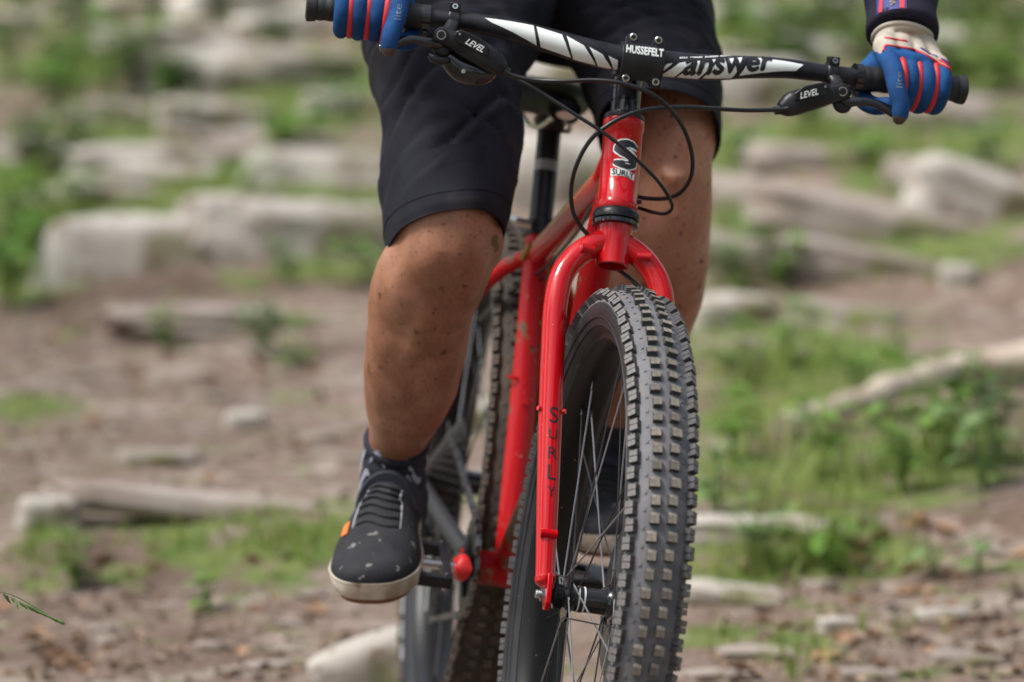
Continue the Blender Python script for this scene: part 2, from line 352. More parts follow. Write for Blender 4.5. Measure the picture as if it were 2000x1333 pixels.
def ground_material():
    m = bpy.data.materials.new('dirt_and_moss'); m.use_nodes = True; n = m.node_tree.nodes; lk = m.node_tree.links; b = n['Principled BSDF']
    b.inputs['Roughness'].default_value = 0.9; b.inputs['Specular IOR Level'].default_value = 0.25
    tc = n.new('ShaderNodeTexCoord')
    def nz(scale, det=5): 
        x = n.new('ShaderNodeTexNoise'); x.inputs['Scale'].default_value = scale; x.inputs['Detail'].default_value = det; lk.new(tc.outputs['Object'], x.inputs['Vector']); return x.outputs[0]
    def mr(src, lo, hi):
        x = n.new('ShaderNodeMapRange'); x.inputs[1].default_value = lo; x.inputs[2].default_value = hi; lk.new(src, x.inputs[0]); return x.outputs[0]
    def mix(fac, a, c):
        x = n.new('ShaderNodeMix'); x.data_type = 'RGBA'; lk.new(fac, x.inputs[0])
        for k, v in ((6, a), (7, c)):
            if isinstance(v, tuple): x.inputs[k].default_value = (*v, 1)
            else: lk.new(v, x.inputs[k])
        return x.outputs[2]
    c = mix(mr(nz(2.2), 0.35, 0.65), (0.128, 0.086, 0.063), (0.205, 0.152, 0.120))
    c = mix(mr(nz(7, 6), 0.52, 0.66), c, (0.26, 0.215, 0.178))
    c = mix(mr(nz(11, 7), 0.56, 0.80), c, (0.085, 0.050, 0.036))
    c = mix(mr(nz(15, 4), 0.60, 0.66), c, (0.30, 0.24, 0.195))
    c = mix(mr(nz(26, 6), 0.58, 0.74), c, (0.085, 0.05, 0.036))
    c = mix(mr(nz(38, 3), 0.63, 0.68), c, (0.32, 0.25, 0.20))
    dk = n.new('ShaderNodeAttribute'); dk.attribute_name = 'darker'
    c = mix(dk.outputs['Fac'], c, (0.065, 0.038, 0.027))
    at = n.new('ShaderNodeAttribute'); at.attribute_name = 'moss'
    ad = n.new('ShaderNodeMath'); ad.operation = 'ADD'; lk.new(at.outputs['Fac'], ad.inputs[0])
    s = n.new('ShaderNodeMath'); s.operation = 'MULTIPLY_ADD'; lk.new(nz(9, 6), s.inputs[0]); s.inputs[1].default_value = 2.6; s.inputs[2].default_value = -1.24; lk.new(s.outputs[0], ad.inputs[1])
    green = mix(mr(nz(16, 4), 0.35, 0.65), (0.070, 0.115, 0.020), (0.145, 0.168, 0.055))
    c = mix(mr(ad.outputs[0], 0.3, 0.62), c, green)
    lk.new(c, b.inputs['Base Color'])
    bp = n.new('ShaderNodeBump'); bp.inputs['Strength'].default_value = 0.8; bp.inputs['Distance'].default_value = 0.02; lk.new(nz(30, 6), bp.inputs['Height']); lk.new(bp.outputs[0], b.inputs['Normal'])
    return m
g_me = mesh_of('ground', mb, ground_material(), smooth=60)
mo = np.zeros(len(gv))
for (x, y, r, s) in MOSS:
    d2 = ((gv[:, 0] - x) / r) ** 2 + ((gv[:, 1] - y) / (r * 1.6)) ** 2
    mo = np.maximum(mo, s * np.exp(-d2 * 0.9))
far = np.clip((np.abs(gv[:, 0]) - 2.0) / 2, 0, 1) * 0.6 + np.clip((gv[:, 1] - 8.6) / 1.6, 0, 1) * 0.34
mo = np.maximum(mo, np.clip(far, 0, 0.8))
at = g_me.attributes.new('moss', 'FLOAT', 'POINT'); at.data.foreach_set('value', mo.astype(np.float32))
da = np.zeros(len(gv))  # patches of deeper brown soil on the banks and below the ledge stone
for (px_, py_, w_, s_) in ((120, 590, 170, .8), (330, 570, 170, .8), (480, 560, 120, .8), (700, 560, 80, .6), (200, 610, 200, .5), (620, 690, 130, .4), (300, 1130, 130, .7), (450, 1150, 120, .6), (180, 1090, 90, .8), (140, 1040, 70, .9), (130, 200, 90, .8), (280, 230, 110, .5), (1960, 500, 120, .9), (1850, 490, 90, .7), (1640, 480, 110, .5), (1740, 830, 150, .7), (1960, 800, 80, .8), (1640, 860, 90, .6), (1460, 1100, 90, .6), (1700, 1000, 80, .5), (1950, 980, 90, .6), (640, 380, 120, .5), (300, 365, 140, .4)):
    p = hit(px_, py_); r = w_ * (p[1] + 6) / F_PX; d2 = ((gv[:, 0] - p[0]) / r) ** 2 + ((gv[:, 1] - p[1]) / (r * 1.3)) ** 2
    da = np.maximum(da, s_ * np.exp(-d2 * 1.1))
at = g_me.attributes.new('darker', 'FLOAT', 'POINT'); at.data.foreach_set('value', da.astype(np.float32))
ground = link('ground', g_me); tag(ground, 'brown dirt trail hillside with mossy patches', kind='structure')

# ================================================================== ADDED TREES (out of view beside and behind the camera, for shade and reflections)
def make_tree_meshes(seed):
    r = np.random.default_rng(seed); tr = MB(); cr = MB()
    q = crs([(0, 0, -0.3, .17), (0.05, 0.02, 1.5, .13), (-0.05, 0.08, 3.5, .10), (0.05, 0, 5.5, .05), (0.0, 0, 7.0, .015)], 20); q[:, :3] += r.normal(size=(20, 3)) * .015; tube(tr, q[:, :3], q[:, 3], n=10)
    tips = []
    for k in range(13):
        t = r.uniform(.3, .95); b = q[int(t * 19), :3]; az = r.uniform(0, 6.28); l = r.uniform(1.0, 2.3) * (1.15 - .5 * t); e = b + np.array([math.cos(az) * l, math.sin(az) * l, l * r.uniform(.15, .7)])
        tube(tr, crs([b, (b + e) / 2 + np.array([0, 0, .1]), e], 6), np.linspace(.04, .01, 6), n=6); tips += [e, (b + e) / 2, b * .25 + e * .75 + r.normal(size=3) * .3]
    tips.append(q[-1, :3]); V = []; Fc = []
    for c in tips:
        for _ in range(62):
            p = c + r.normal(size=3) * np.array([.45, .45, .30]); a, b = r.normal(size=3), r.normal(size=3); a /= np.linalg.norm(a); b -= a * (a @ b); b /= np.linalg.norm(b); s_ = r.uniform(.06, .12); o = len(V)
            V += [p - a * s_, p + b * s_ * .55, p + a * s_, p - b * s_ * .55]; Fc.append((o, o + 1, o + 2, o + 3))
    cr.add(V, Fc); return mesh_of('trunk', tr, 'trunk', 60), mesh_of('crown', cr, 'tree_leaf', 0)
MT['trunk'] = material('tree_bark', (0.10, 0.075, 0.055), 0.9, col2=(0.06, 0.045, 0.033), scale=9, bump=0.7)
MT['tree_leaf'] = material('tree_foliage', (0.06, 0.11, 0.02), 0.6, col2=(0.09, 0.15, 0.035), scale=1.5, transl=0.3)
TM = [make_tree_meshes(k) for k in (3, 11)]
for k, (x, y, sc_) in enumerate(((-4.6, -3.0, 1.0), (-5.6, -8.5, 1.2), (-6.8, 1.5, 1.1), (-5.8, 6.0, 1.0), (4.9, -4.5, 1.05), (6.2, -9.5, 1.2), (5.6, 0.8, 1.0), (7.2, 5.0, 1.1), (-2.4, -13.0, 1.2), (1.6, -14.5, 1.25), (4.4, -16.0, 1.2), (-6.2, -15.5, 1.2), (9.5, -2.5, 1.2), (-9.5, -5.0, 1.25))):
    m = Matrix.Translation((x, y, ground_z(x, y))) @ Matrix.Rotation(k * 1.7, 4, 'Z') @ Matrix.Scale(sc_, 4)
    t = bpy.data.objects.new('added_tree', None); C.objects.link(t); t.matrix_basis = m; WORLD[t] = m
    tag(t, 'unseen broadleaf tree added to shade the trail', 'tree', 'unseen trees added around the trail')
    link('trunk', TM[k % 2][0], m, t); link('crown', TM[k % 2][1], m, t)

# ================================================================== BICYCLE
base = HUBW.copy(); base[2] = ground_z(base[0], base[1])
bike = bpy.data.objects.new('bicycle', None); C.objects.link(bike)
W_B = mat4(M_F, base); bike.matrix_basis = W_B; WORLD[bike] = W_B
tag(bike, 'red mountain bike with wide knobbly tyres and wide black handlebar ridden down the trail', 'bicycle')

# ---------------------------------------------------------------- wheels
TP = crs([(0.3115, -0.0215, 0), (0.324, -0.0325, 0), (0.342, -0.0372, 0), (0.3555, -0.0335, 0), (0.3640, -0.0220, 0), (0.3680, -0.008, 0), (0.3680, 0.008, 0), (0.3640, 0.0220, 0), (0.3555, 0.0335, 0), (0.342, 0.0372, 0), (0.324, 0.0325, 0), (0.3115, 0.0215, 0)], 49)[:, :2]
TPF = crs(np.column_stack([TP, np.zeros(49)]), 800)[:, :2]
def casing(y):                                     # radius and outward normal of the casing at lateral y
    i = np.argmin(np.abs(TPF[190:610, 1] - y)) + 190
    t = TPF[i + 8] - TPF[i - 8]; nn = nrm(np.array([t[1], -t[0]]))
    if nn[0] < 0: nn = -nn
    return TPF[i], nn
def knob_mesh(name, lx, ly, h, tap, mats, sipe=True):
    mb = MB(); X, Y, Z = np.eye(3)
    if sipe:                                       # two half blocks with a cut between them
        g = 0.0012
        for s in (-1, 1):
            c = np.array([s * (lx / 4 + g / 4), 0, h / 2 - 0.001]); lx2 = lx / 2 - g / 2
            v = []
            for dz, k in ((-1, 1.0), (1, tap)):
                for dx, dy in ((-1, -1), (1, -1), (1, 1), (-1, 1)):
                    v.append(c + np.array([dx * lx2 / 2 * (k if dx == s else 1), dy * ly / 2 * k, dz * (h / 2 + 0.001)]))
            mb.add(v, [(3, 2, 1, 0), (0, 1, 5, 4), (1, 2, 6, 5), (2, 3, 7, 6), (3, 0, 4, 7)], 0); o = mb.n - 8
            mb.f.append((o + 4, o + 5, o + 6, o + 7)); mb.m.append(1)
    else:
        a, b = lx / 2, ly / 2
        V = [(-a, -b, -.002), (a, -b, -.002), (a, b, -.002), (-a, b, -.002), (-a * .92, -b * tap, h), (a * .35, -b * tap, h), (a * .35, b * tap, h), (-a * .92, b * tap, h), (a * .95, -b * tap, h * .62), (a * .95, b * tap, h * .62)]
        mb.add(V, [(3, 2, 1, 0), (0, 1, 8, 5, 4), (2, 3, 7, 6, 9), (3, 0, 4, 7), (1, 2, 9, 8)], 0); mb.f += [(4, 5, 6, 7), (5, 8, 9, 6)]; mb.m += [1, 1]
    return mesh_of(name, mb, mats, smooth=0)
def make_wheel(name, W, label, ntread, mats, visible, n_obj, rear=False):
    mt_t, mt_k, mt_top, mt_stop = mats
    # rim is the wheel's own mesh
    mb = MB(); lathe(mb, [(0.3165, -0.0255), (0.3165, -0.0235), (0.311, -0.0225), (0.310, 0.0225), (0.3165, 0.0235), (0.3165, 0.0255), (0.309, 0.0250), (0.3025, 0.018), (0.3000, 0.006), (0.3000, -0.006), (0.3025, -0.018), (0.309, -0.0250)], 120)
    wh = obj(name, mb, 'rim', W, bike, 35); tag(wh, label)
    mb = MB(); lathe(mb, TP.tolist(), 160, closed=False)
    mb.m = [1 if (k % 48) < 12 or (k % 48) > 35 else 0 for k in range(len(mb.f))]
    # moulded ridges on the sidewall
    for s in (-1, 1):
        for (r, y) in ((0.3235, 0.0327), (0.3325, 0.0363)):
            lathe(mb, [(r - 0.0007, s * y), (r, s * (y + 0.0009)), (r + 0.0007, s * y)], 120, closed=False, mi=1)
    ty = obj('tyre', mb, [mt_t, 'sidewall'], W, wh, 60)
    # knobs
    kc = knob_mesh('tread_knob', 0.0132, 0.0112, 0.0062, 0.86, [mt_k, mt_top], False); kw = knob_mesh('tread_knob', 0.0128, 0.0130, 0.0062, 0.86, [mt_k, mt_top], False)
    ks = knob_mesh('side_knob', 0.0158, 0.0120, 0.0078, 0.84, [mt_k, mt_stop]); kt = None
    spots = []
    for i in range(ntread):
        th = 2 * math.pi * i / ntread
        wide = i % 3 == 0
        for s in (-1, 1):
            spots.append((th + (0.006 if s > 0 else 0), s * (0.0112 if wide else 0.0092), kw if wide else kc, 'tread_knob', 0))
            spots.append((th + 0.5 * 2 * math.pi / ntread * (0.9 if s > 0 else 1.1), s * (0.0322 if i % 2 else 0.0312), ks, 'side_knob', 0))
    built = []; rest = MB()
    for th, y, me, nm, sp in spots:
        (r, yy), nn = casing(y)
        er = np.array([math.cos(th), 0, math.sin(th)]); et = np.array([-math.sin(th), 0, math.cos(th)])
        z = nrm(er * nn[0] + L * nn[1]); x = et; yv = np.cross(z, x)
        jit = 1 + 0.06 * (rng.random() - 0.5)
        c = er * r + L * yy
        m = mat4(np.column_stack([x * jit, yv * jit, z * (0.92 + 0.16 * rng.random())]), c)
        built.append((visible(th, y), me, nm, m))
    built.sort(key=lambda q: -q[0])
    for k, (vis, me, nm, m) in enumerate(built):
        if k < n_obj: link(nm, me, W @ m, wh)
        else:
            vv = np.array([(m @ v.co)[:] for v in me.vertices]); o = rest.n
            rest.v.append(vv); rest.n += len(vv); rest.f += [tuple(i + o for i in p.vertices) for p in me.polygons]; rest.m += [0 if p.material_index == 0 else (1 if nm == 'tread_knob' else 2) for p in me.polygons]
    if rest.n: tag(obj('tread_knobs', rest, [mt_k, mt_top, mt_stop], W, wh, 0), None, kind='stuff')
    nub = MB()
    for i in range(ntread):
        th = 2 * math.pi * (i + 0.5) / ntread
        for s in (-1, 1):
            (r, yy), nn = casing(s * 0.0205); er = np.array([math.cos(th), 0, math.sin(th)]); et = np.array([-math.sin(th), 0, math.cos(th)]); z = nrm(er * nn[0] + L * nn[1])
            box(nub, er * r + L * yy + z * 0.0002, et, np.cross(z, et), z, 0.004, 0.003, 0.0018)
    tag(obj('casing_nubs', nub, mt_t, W, wh, 0), None, kind='stuff')
    # hub
    hw = 0.068 if rear else 0.048
    mb = MB()
    if not rear: prof = [(0.0001, -0.0535), (0.0095, -0.0535), (0.0095, -0.047), (0.0150, -0.046), (0.0150, -0.036), (0.0125, -0.035), (0.0125, -0.0325), (0.0290, -0.0320), (0.0290, -0.0285), (0.0185, -0.0265), (0.0150, -0.022), (0.0150, 0.016), (0.0175, 0.0185), (0.0185, 0.0215), (0.0290, 0.0225), (0.0290, 0.026), (0.0210, 0.0270), (0.0210, 0.034), (0.0095, 0.036), (0.0095, 0.0535), (0.0001, 0.0535)]
    else: prof = [(0.0001, -0.068), (0.010, -0.068), (0.010, -0.03), (0.032, -0.028), (0.032, -0.024), (0.018, -0.02), (0.016, 0.02), (0.030, 0.03), (0.030, 0.034), (0.012, 0.04), (0.012, 0.068), (0.0001, 0.068)]
    lathe(mb, prof, 40, closed=False)
    hub = obj('hub', mb, 'gloss', W, wh, 30)
    if not rear:
        mb = MB(); lathe(mb, [(0.01525, -0.0185), (0.0155, -0.018), (0.0155, -0.010), (0.01525, -0.0095)], 40, closed=False)
        o = obj('hub_decal', mb, 'white', W, wh, 30)
        mb = MB(); lathe(mb, [(0.01565, -0.0165), (0.01565, -0.0118)], 40, closed=False); obj('hub_decal', mb, 'ink', W, wh, 30)
        mb = MB(); lathe(mb, [(0.0355, 0.030), (0.0355, 0.0318), (0.0895, 0.0318), (0.0895, 0.030)], 60, closed=True)
        obj('brake_rotor', mb, 'silver', W, wh, 30)
    fy0, fy1, fr = (-0.0303, 0.0243, 0.0255) if not rear else (-0.026, 0.032, 0.028)
    for k in range(32):
        s = k % 2; q = k // 2; fy = fy0 if s == 0 else fy1; dirn = 1 if q % 2 else -1; out = 0.0022 if (q // 2) % 2 else -0.0022
        ph = 2 * math.pi * q / 16 + (0.19 if s else 0) + 0.13; rp = ph + dirn * rad(62)
        a = np.array([fr * math.cos(ph), fy + out, fr * math.sin(ph)]); b = np.array([0.300 * math.cos(rp), (0.005 if s else -0.005), 0.300 * math.sin(rp)])
        mb = MB(); d = nrm(b - a)
        tube(mb, [a - np.array([0, 1.6 * out, 0]), a, a + d * 0.006, b - d * 0.013], [0.0011, 0.0011, 0.001, 0.001], n=6)
        tube(mb, [b - d * 0.0145, b + d * 0.002], [0.0019, 0.0019], n=6, mi=1)
        obj('spoke', mb, ['steel' if (q % 2 == 0) else 'darksteel', 'darksteel'], W, wh, 40)
    return wh
def vis_front(th, y):                               # how large a knob shows from ahead of the bike
    c = W_S @ Vector((0.37 * math.cos(th), y, 0.37 * math.sin(th))); x, yy = px_of(np.array(c[:]))
    f = math.cos(th - rad(25))
    return f + (0 if yy < 1420 else -1)
front = make_wheel('front_wheel', W_S, 'wide front wheel with grey dusty tread', 110, ('tyre', 'knob', 'knob_top', 'knob_side_top'), vis_front, 290)
WB = 1.10
W_R = W_F @ Matrix.Translation((-WB, 0, 0)) @ Matrix.Rotation(rad(1), 4, 'Y')
rear = make_wheel('rear_wheel', W_R, 'muddy rear wheel with dark tread', 110, ('tyre_mud', 'knob_mud', 'knob_mud', 'knob_mud'), lambda th, y: math.cos(th - rad(20)) - (0.3 if y > 0 else 0), 150, True)
# pale worn print on the rear tyre's sidewall
mb = MB()
for k in range(6):
    a0 = rad(196) + k * rad(7.4); V = []
    for i in range(6):
        a = a0 + i * rad(1.05)
        for r, yy in ((0.3315, -0.0362), (0.342, -0.0377), (0.3515, -0.0363)): V.append((r * math.cos(a), yy - 0.0006, r * math.sin(a)))
    mb.add(V, [(3 * i + j, 3 * i + j + 1, 3 * i + j + 4, 3 * i + j + 3) for i in range(5) for j in range(2)])
tag(obj('sidewall_print', mb, 'grey_print', W_R, rear, 0), None, kind='stuff')

# ---------------------------------------------------------------- fork
def sp(t, f=0.0, l=0.0): return CROWN + U * t + N * f + L * l
mb = MB()
# crown/steerer base
tube(mb, [sp(0.002), sp(-0.012), sp(-0.03), sp(-0.052)], [0.0225, 0.0205, 0.0202, 0.0205], n=28, cap=False)
tube(mb, [sp(-0.052), sp(-0.02)], [0.0205, 0.0165], n=28, cap=False)
tube(mb, [sp(-0.052), sp(-0.0525)], [0.0205, 0.0165], n=28, cap=False)
for s in (-1, 1):
    pts = [(-0.021, 0.0, 0.002, 0.0150), (-0.0245, 0.000, 0.014, 0.0152), (-0.0395, 0.001, 0.0385, 0.0150), (-0.069, 0.004, 0.0590, 0.0148), (-0.108, 0.008, 0.0662, 0.0146), (-0.16, 0.012, 0.0660, 0.0145), (-0.26, 0.022, 0.0634, 0.0143), (-0.36, 0.035, 0.0606, 0.0132), (-0.445, 0.0445, 0.0580, 0.0118), (-0.4585, 0.046, 0.0577, 0.0118)]
    q = crs([np.concatenate([sp(t, f, s * l), [r]]) for t, f, l, r in pts], 48)
    tube(mb, q[:, :3], q[:, 3], n=24, side=L)
fork = obj('fork', mb, 'red', W_S, bike, 50)
for s in (-1, 1):
    mb = MB()                                        # dropout: cupped tab that holds the axle
    pr = [(-0.012, 0.024), (0.013, 0.024), (0.014, 0.005), (0.012, -0.012), (0.004, -0.019), (-0.006, -0.017), (-0.012, -0.006)]
    extrude_poly(mb, pr, sp(-0.4777, OFF, s * 0.0535), N, U, L, 0.0065)
    tube(mb, [sp(-0.4555, 0.0458, s * 0.0577), sp(-0.462, 0.0462, s * 0.0570), sp(-0.470, 0.0466, s * 0.0545)], [0.0128, 0.0122, 0.0045], n=20)
    obj('dropout', mb, 'red', W_S, fork, 40, bevel=0.0012)
    mb = MB(); a = sp(-0.044, 0.010, s * 0.0475)
    q = np.array([sp(-0.0435, 0.013, s * 0.0345), sp(-0.046, 0.0185, s * 0.041), sp(-0.0455, 0.0195, s * 0.0545)]) if False else None
    tube(mb, [sp(-0.040, 0.0150, s * 0.027), sp(-0.0395, 0.0180, s * 0.043), sp(-0.0395, 0.0181, s * 0.0436)], [0.0055, 0.0055, 0.0046], n=16)
    obj('brake_boss', mb, 'red', W_S, fork, 40)
    for ll, ff in ((-0.0148, 0.004), (0.0146, 0.004)):
        mb = MB(); tube(mb, [sp(-0.248, 0.0215 + ff, s * 0.0633 + ll * 0.85), sp(-0.248, 0.0215 + ff + 0.002, s * 0.0633 + ll * 1.16)], [0.0036, 0.003], n=12); obj('eyelet', mb, 'red', W_S, fork, 40)
    mb = MB(); c = sp(-0.405, 0.0525, s * 0.0590); tube(mb, [c - L * 0.0100 , c + L * 0.0100], [0.0052, 0.0052], n=16); obj('bolt_boss', mb, 'red', W_S, fork, 40)
# crown hole
mb = MB(); a = sp(-0.034, 0.0190, 0.001); cyl(mb, a, a + N * 0.0006, 0.0021, n=14); obj('crown_hole', mb, 'ink', W_S, fork)
# SURLY lettering down the right blade, reading downwards
blade = crs([np.concatenate([sp(t, f, -l), [r]]) for t, f, l, r in pts], 200)
def on_blade(dist, ang):                            # point on the blade surface, ang 0 faces ahead
    d = np.concatenate([[0], np.cumsum(np.linalg.norm(np.diff(blade[:, :3], axis=0), axis=1))])
    row = np.array([np.interp(dist, d, blade[:, k]) for k in range(4)]); i = min(np.searchsorted(d, dist), 198)
    t = nrm(blade[i + 1, :3] - blade[i, :3]); sd_ = nrm(-L - (-L @ t) * t); fwd = nrm(np.cross(sd_, t)); fwd = fwd if fwd @ N > 0 else -fwd
    return row[:3] + (fwd * math.cos(ang) + sd_ * math.sin(ang)) * (row[3] + 0.00035), t, sd_
mb = MB()
for k, ch in enumerate('SURLY'):
    tv, tf = text2d(ch); tv = tv * 0.0112
    V = [on_blade(0.268 + k * 0.0243 - y, -(x / 0.0145) - 0.12)[0] for x, y in tv]
    mb.add(V, tf)
obj('blade_lettering', mb, 'ink', W_S, fork, 0)
# axle ends
for s in (-1, 1):
    mb = MB(); prev = []
    prof = [(0.0001, 0.0575), (0.0052, 0.0575), (0.0052, 0.060)]
    for k in range(7): prof += [(0.0052, 0.060 + k * 0.0012), (0.0045, 0.0606 + k * 0.0012)]
    prof += [(0.0085, 0.0569), (0.0085, 0.0600), (0.0052, 0.0602)] if False else []
    lathe(mb, [(r, s * a) for r, a in prof] + [(0.0001, s * 0.0682)], 20, closed=False)
    lathe(mb, [(0.0052, s * 0.0568), (0.0092, s * 0.0568), (0.0092, s * 0.0615), (0.0052, s * 0.0618)], 6, closed=False)
    obj('axle_nut', mb, 'silver', W_S, fork, 30)

# ---------------------------------------------------------------- frame
HT0, HT1 = 0.0165, 0.1325
mb = MB()
tube(mb, [sp(HT0), sp(HT0 + 0.001), sp(HT0 + 0.011), sp(HT0 + 0.0125), sp(HT1 - 0.0125), sp(HT1 - 0.011), sp(HT1 - 0.001), sp(HT1)], [0.0245, 0.0254, 0.0254, 0.0240, 0.0238, 0.0252, 0.0252, 0.0243], n=44)
BB = np.array([-0.677, 0, -0.062]); SA = rad(73); ST = np.array([-math.cos(SA), 0, math.sin(SA)])
STT = BB + ST * 0.462; RH = np.array([-WB, 0, 0])
tube(mb, [sp(HT1 - 0.030, -0.012), sp(HT1 - 0.034, -0.10) - U * 0.012, BB + ST * 0.425], [0.0175, 0.0172, 0.0165], n=24, side=L)
frame = obj('frame', mb, 'red', W_F, bike, 45); 
mb = MB()
q = crs([sp(HT0 + 0.030, -0.010), sp(HT0 + 0.004, -0.085), BB + np.array([0.30, 0, 0.24]), BB + np.array([0.004, 0, 0.006])], 16)
tube(mb, q, 0.0198, n=24, side=L); o = obj('down_tube', mb, 'red_caked', W_F, frame, 45)
mb = MB(); tube(mb, [BB, STT - ST * 0.08, STT], [0.0178, 0.0178, 0.0182], n=24, side=L); obj('seat_tube', mb, 'red_mud', W_F, frame, 45)
mb = MB(); cyl(mb, BB - L * 0.0385, BB + L * 0.0385, 0.0225, n=28); obj('bottom_bracket_shell', mb, 'red_caked', W_F, frame, 40)
for s in (-1, 1):
    e = RH + np.array([0.012, s * 0.080, 0.006])
    mb = MB(); q = crs([BB + ST * 0.425 + np.array([-0.004, s * 0.006, 0]), BB + ST * 0.405 + np.array([-0.035, s * 0.036, -0.004]), BB + ST * 0.375 + np.array([-0.085, s * 0.064, -0.02]), BB + ST * 0.335 + np.array([-0.125, s * 0.078, -0.055]), (BB + ST * 0.2 + RH) / 2 + np.array([-0.03, s * 0.090, 0.035]), e], 40)
    tube(mb, q, np.linspace(0.0105, 0.0082, 40), n=16); obj('seat_stay', mb, 'red_mud', W_F, frame, 45)
    mb = MB(); q = crs([BB + np.array([-0.012, s * 0.028, 0]), BB + np.array([-0.08, s * 0.043, 0.006]), BB + np.array([-0.2, s * 0.062, 0.03]), e + np.array([0.01, 0, -0.004])], 24)
    tube(mb, q, np.linspace(0.0115, 0.009, 24), n=16); cs_ = obj('chain_stay', mb, 'red_mud', W_F, frame, 45)
    if s < 0:
        mb = MB(); tube(mb, q[4:23], np.linspace(0.0130, 0.0105, 19), n=16); obj('chain_stay_guard', mb, 'rubber', W_F, frame, 45)
    mb = MB(); extrude_poly(mb, [(-0.03, -0.03), (0.012, -0.014), (0.022, 0.004), (0.012, 0.022), (-0.014, 0.018), (-0.03, 0.0)], RH + np.array([0, s * 0.0800, 0]), (1, 0, 0), (0, 0, 1), L, 0.006); obj('rear_dropout', mb, 'red_mud', W_F, frame, 30)
mb = MB(); tube(mb, [BB + ST * 0.43 + np.array([0.035, -0.016, 0.010]), BB + ST * 0.415 + np.array([0.0, -0.019, 0.004])], [0.004, 0.005], n=10); obj('braze_patch', mb, 'brass', W_F, frame, 40)
for k, tt in enumerate((0.22, 0.30)):
    mb = MB(); c = BB + ST * tt + N * 0.0165; tube(mb, [c, c + N * 0.006], [0.0045, 0.004], n=12); obj('bottle_boss', mb, 'red_mud', W_F, frame, 40)
mb = MB(); c = BB + ST * 0.258 + np.array([0.01, -0.0185, 0]); 
for k in range(1): tube(mb, [c + 0.006 * np.array([math.cos(a), -math.sin(a), 0]) for a in np.linspace(0, 2 * math.pi, 14, endpoint=False)], 0.0018, n=6, closed=True)
obj('cable_eyelet', mb, 'red_mud', W_F, frame, 40)
# headset
mb = MB(); tube(mb, [sp(-0.003), sp(-0.002), sp(0.0025), sp(0.0035)], [0.0255, 0.0282, 0.0285, 0.0262], n=44); hset = obj('headset', mb, 'gloss', W_F, bike, 40)
mb = MB(); tube(mb, [sp(0.0040), sp(0.0050), sp(0.0115), sp(0.0145), sp(HT0 + 0.0005)], [0.0262, 0.0284, 0.0288, 0.0272, 0.0255], n=44); obj('lower_cup', mb, 'black', W_F, hset, 40)
mb = MB(); tube(mb, [sp(HT1 - 0.0005), sp(HT1 + 0.001), sp(HT1 + 0.006), sp(HT1 + 0.0085)], [0.0254, 0.0256, 0.0245, 0.0205], n=44); obj('upper_cup', mb, 'black', W_F, hset, 40)
# head badge: black S blob with white edge over a white patch with the word
def on_head(a, b, off):                             # a across, b up (metres) on the head tube's front
    ang = a / 0.0239; c = sp(HT0 + 0.058 + b); return c + (N * math.cos(ang) + L * math.sin(ang)) * (0.0239 + off)
def ribbon(cl, hw, off, mb, grow=0.0):
    q = crs([(x, y, 0, h + grow) for (x, y), h in zip(cl, hw)], 40); tg = np.gradient(q[:, :2], axis=0); V = []; m = 5
    for i in range(40):
        nn = nrm(np.array([-tg[i][1], tg[i][0]]))
        for k in np.linspace(-1, 1, m): V.append(on_head(*(q[i, :2] + nn * q[i, 3] * k * (1 + 0.06 * math.sin(i * 1.9))), off))
    mb.add(V, [(i * m + j, i * m + j + 1, (i + 1) * m + j + 1, (i + 1) * m + j) for i in range(39) for j in range(m - 1)])
CL = [(x * 1.05, y * 0.74 + 0.004) for x, y in [(0.0165, 0.0195), (0.007, 0.0245), (-0.0035, 0.0225), (-0.0075, 0.0150), (0.000, 0.0080), (0.0085, 0.0035), (0.0110, -0.0055), (0.0050, -0.0120), (-0.0050, -0.0105), (-0.0125, -0.0085)]]
HW = [0.0016, 0.0038, 0.0054, 0.0054, 0.0050, 0.0060, 0.0064, 0.0050, 0.0044, 0.0020]
mb = MB(); ribbon(CL, HW, 0.0004, mb, 0.0017); 
ol = [(-0.0145, -0.0165), (0.0, -0.0158), (0.0155, -0.0195), (0.0150, -0.0280), (0.0, -0.0248), (-0.0140, -0.0255)]
V = [on_head(x * 1.1, y * 0.85 + 0.0020, 0.00035) for x, y in [(-0.0145, -0.0145), (-0.007, -0.0150), (0, -0.0155), (0.007, -0.0165), (0.0148, -0.0180), (0.0142, -0.0282), (0.007, -0.0265), (0, -0.0250), (-0.007, -0.0252), (-0.0138, -0.0255)]]
mb.add(V, [(0, 1, 8, 9), (1, 2, 7, 8), (2, 3, 6, 7), (3, 4, 5, 6)])
badge = obj('head_badge', mb, 'white', W_F, frame, 0)
mb = MB(); ribbon(CL, HW, 0.0008, mb)
tv, tf = text2d('SURLY'); bv, bf = bold(tv, tf, 0.009)
mb.add([on_head(x * 0.0272 + 0.0003, y * 0.028 - 0.0157 - 0.003 * x, 0.0008 + z) for x, y, z in bv], bf)
obj('badge_print', mb, 'ink', W_F, badge, 0)
mb = MB()
for a, b, h in (((0.004, 0.0175), (0.015, 0.0145), 0.0008), ((0.005, 0.0130), (0.0135, 0.0085), 0.0009), ((0.001, -0.0095), (0.0075, -0.0095), 0.0005)):
    V = []
    for t in np.linspace(0, 1, 6):
        c = np.array(a) * (1 - t) + np.array(b) * t; ww = h * math.sin(math.pi * (0.1 + 0.8 * t))
        V += [on_head(c[0], c[1] * 0.74 + 0.004 - ww, 0.0012), on_head(c[0], c[1] * 0.74 + 0.004 + ww, 0.0012)]
    mb.add(V, [(2 * i, 2 * i + 2, 2 * i + 3, 2 * i + 1) for i in range(5)])
obj('badge_print', mb, 'white', W_F, badge, 0)

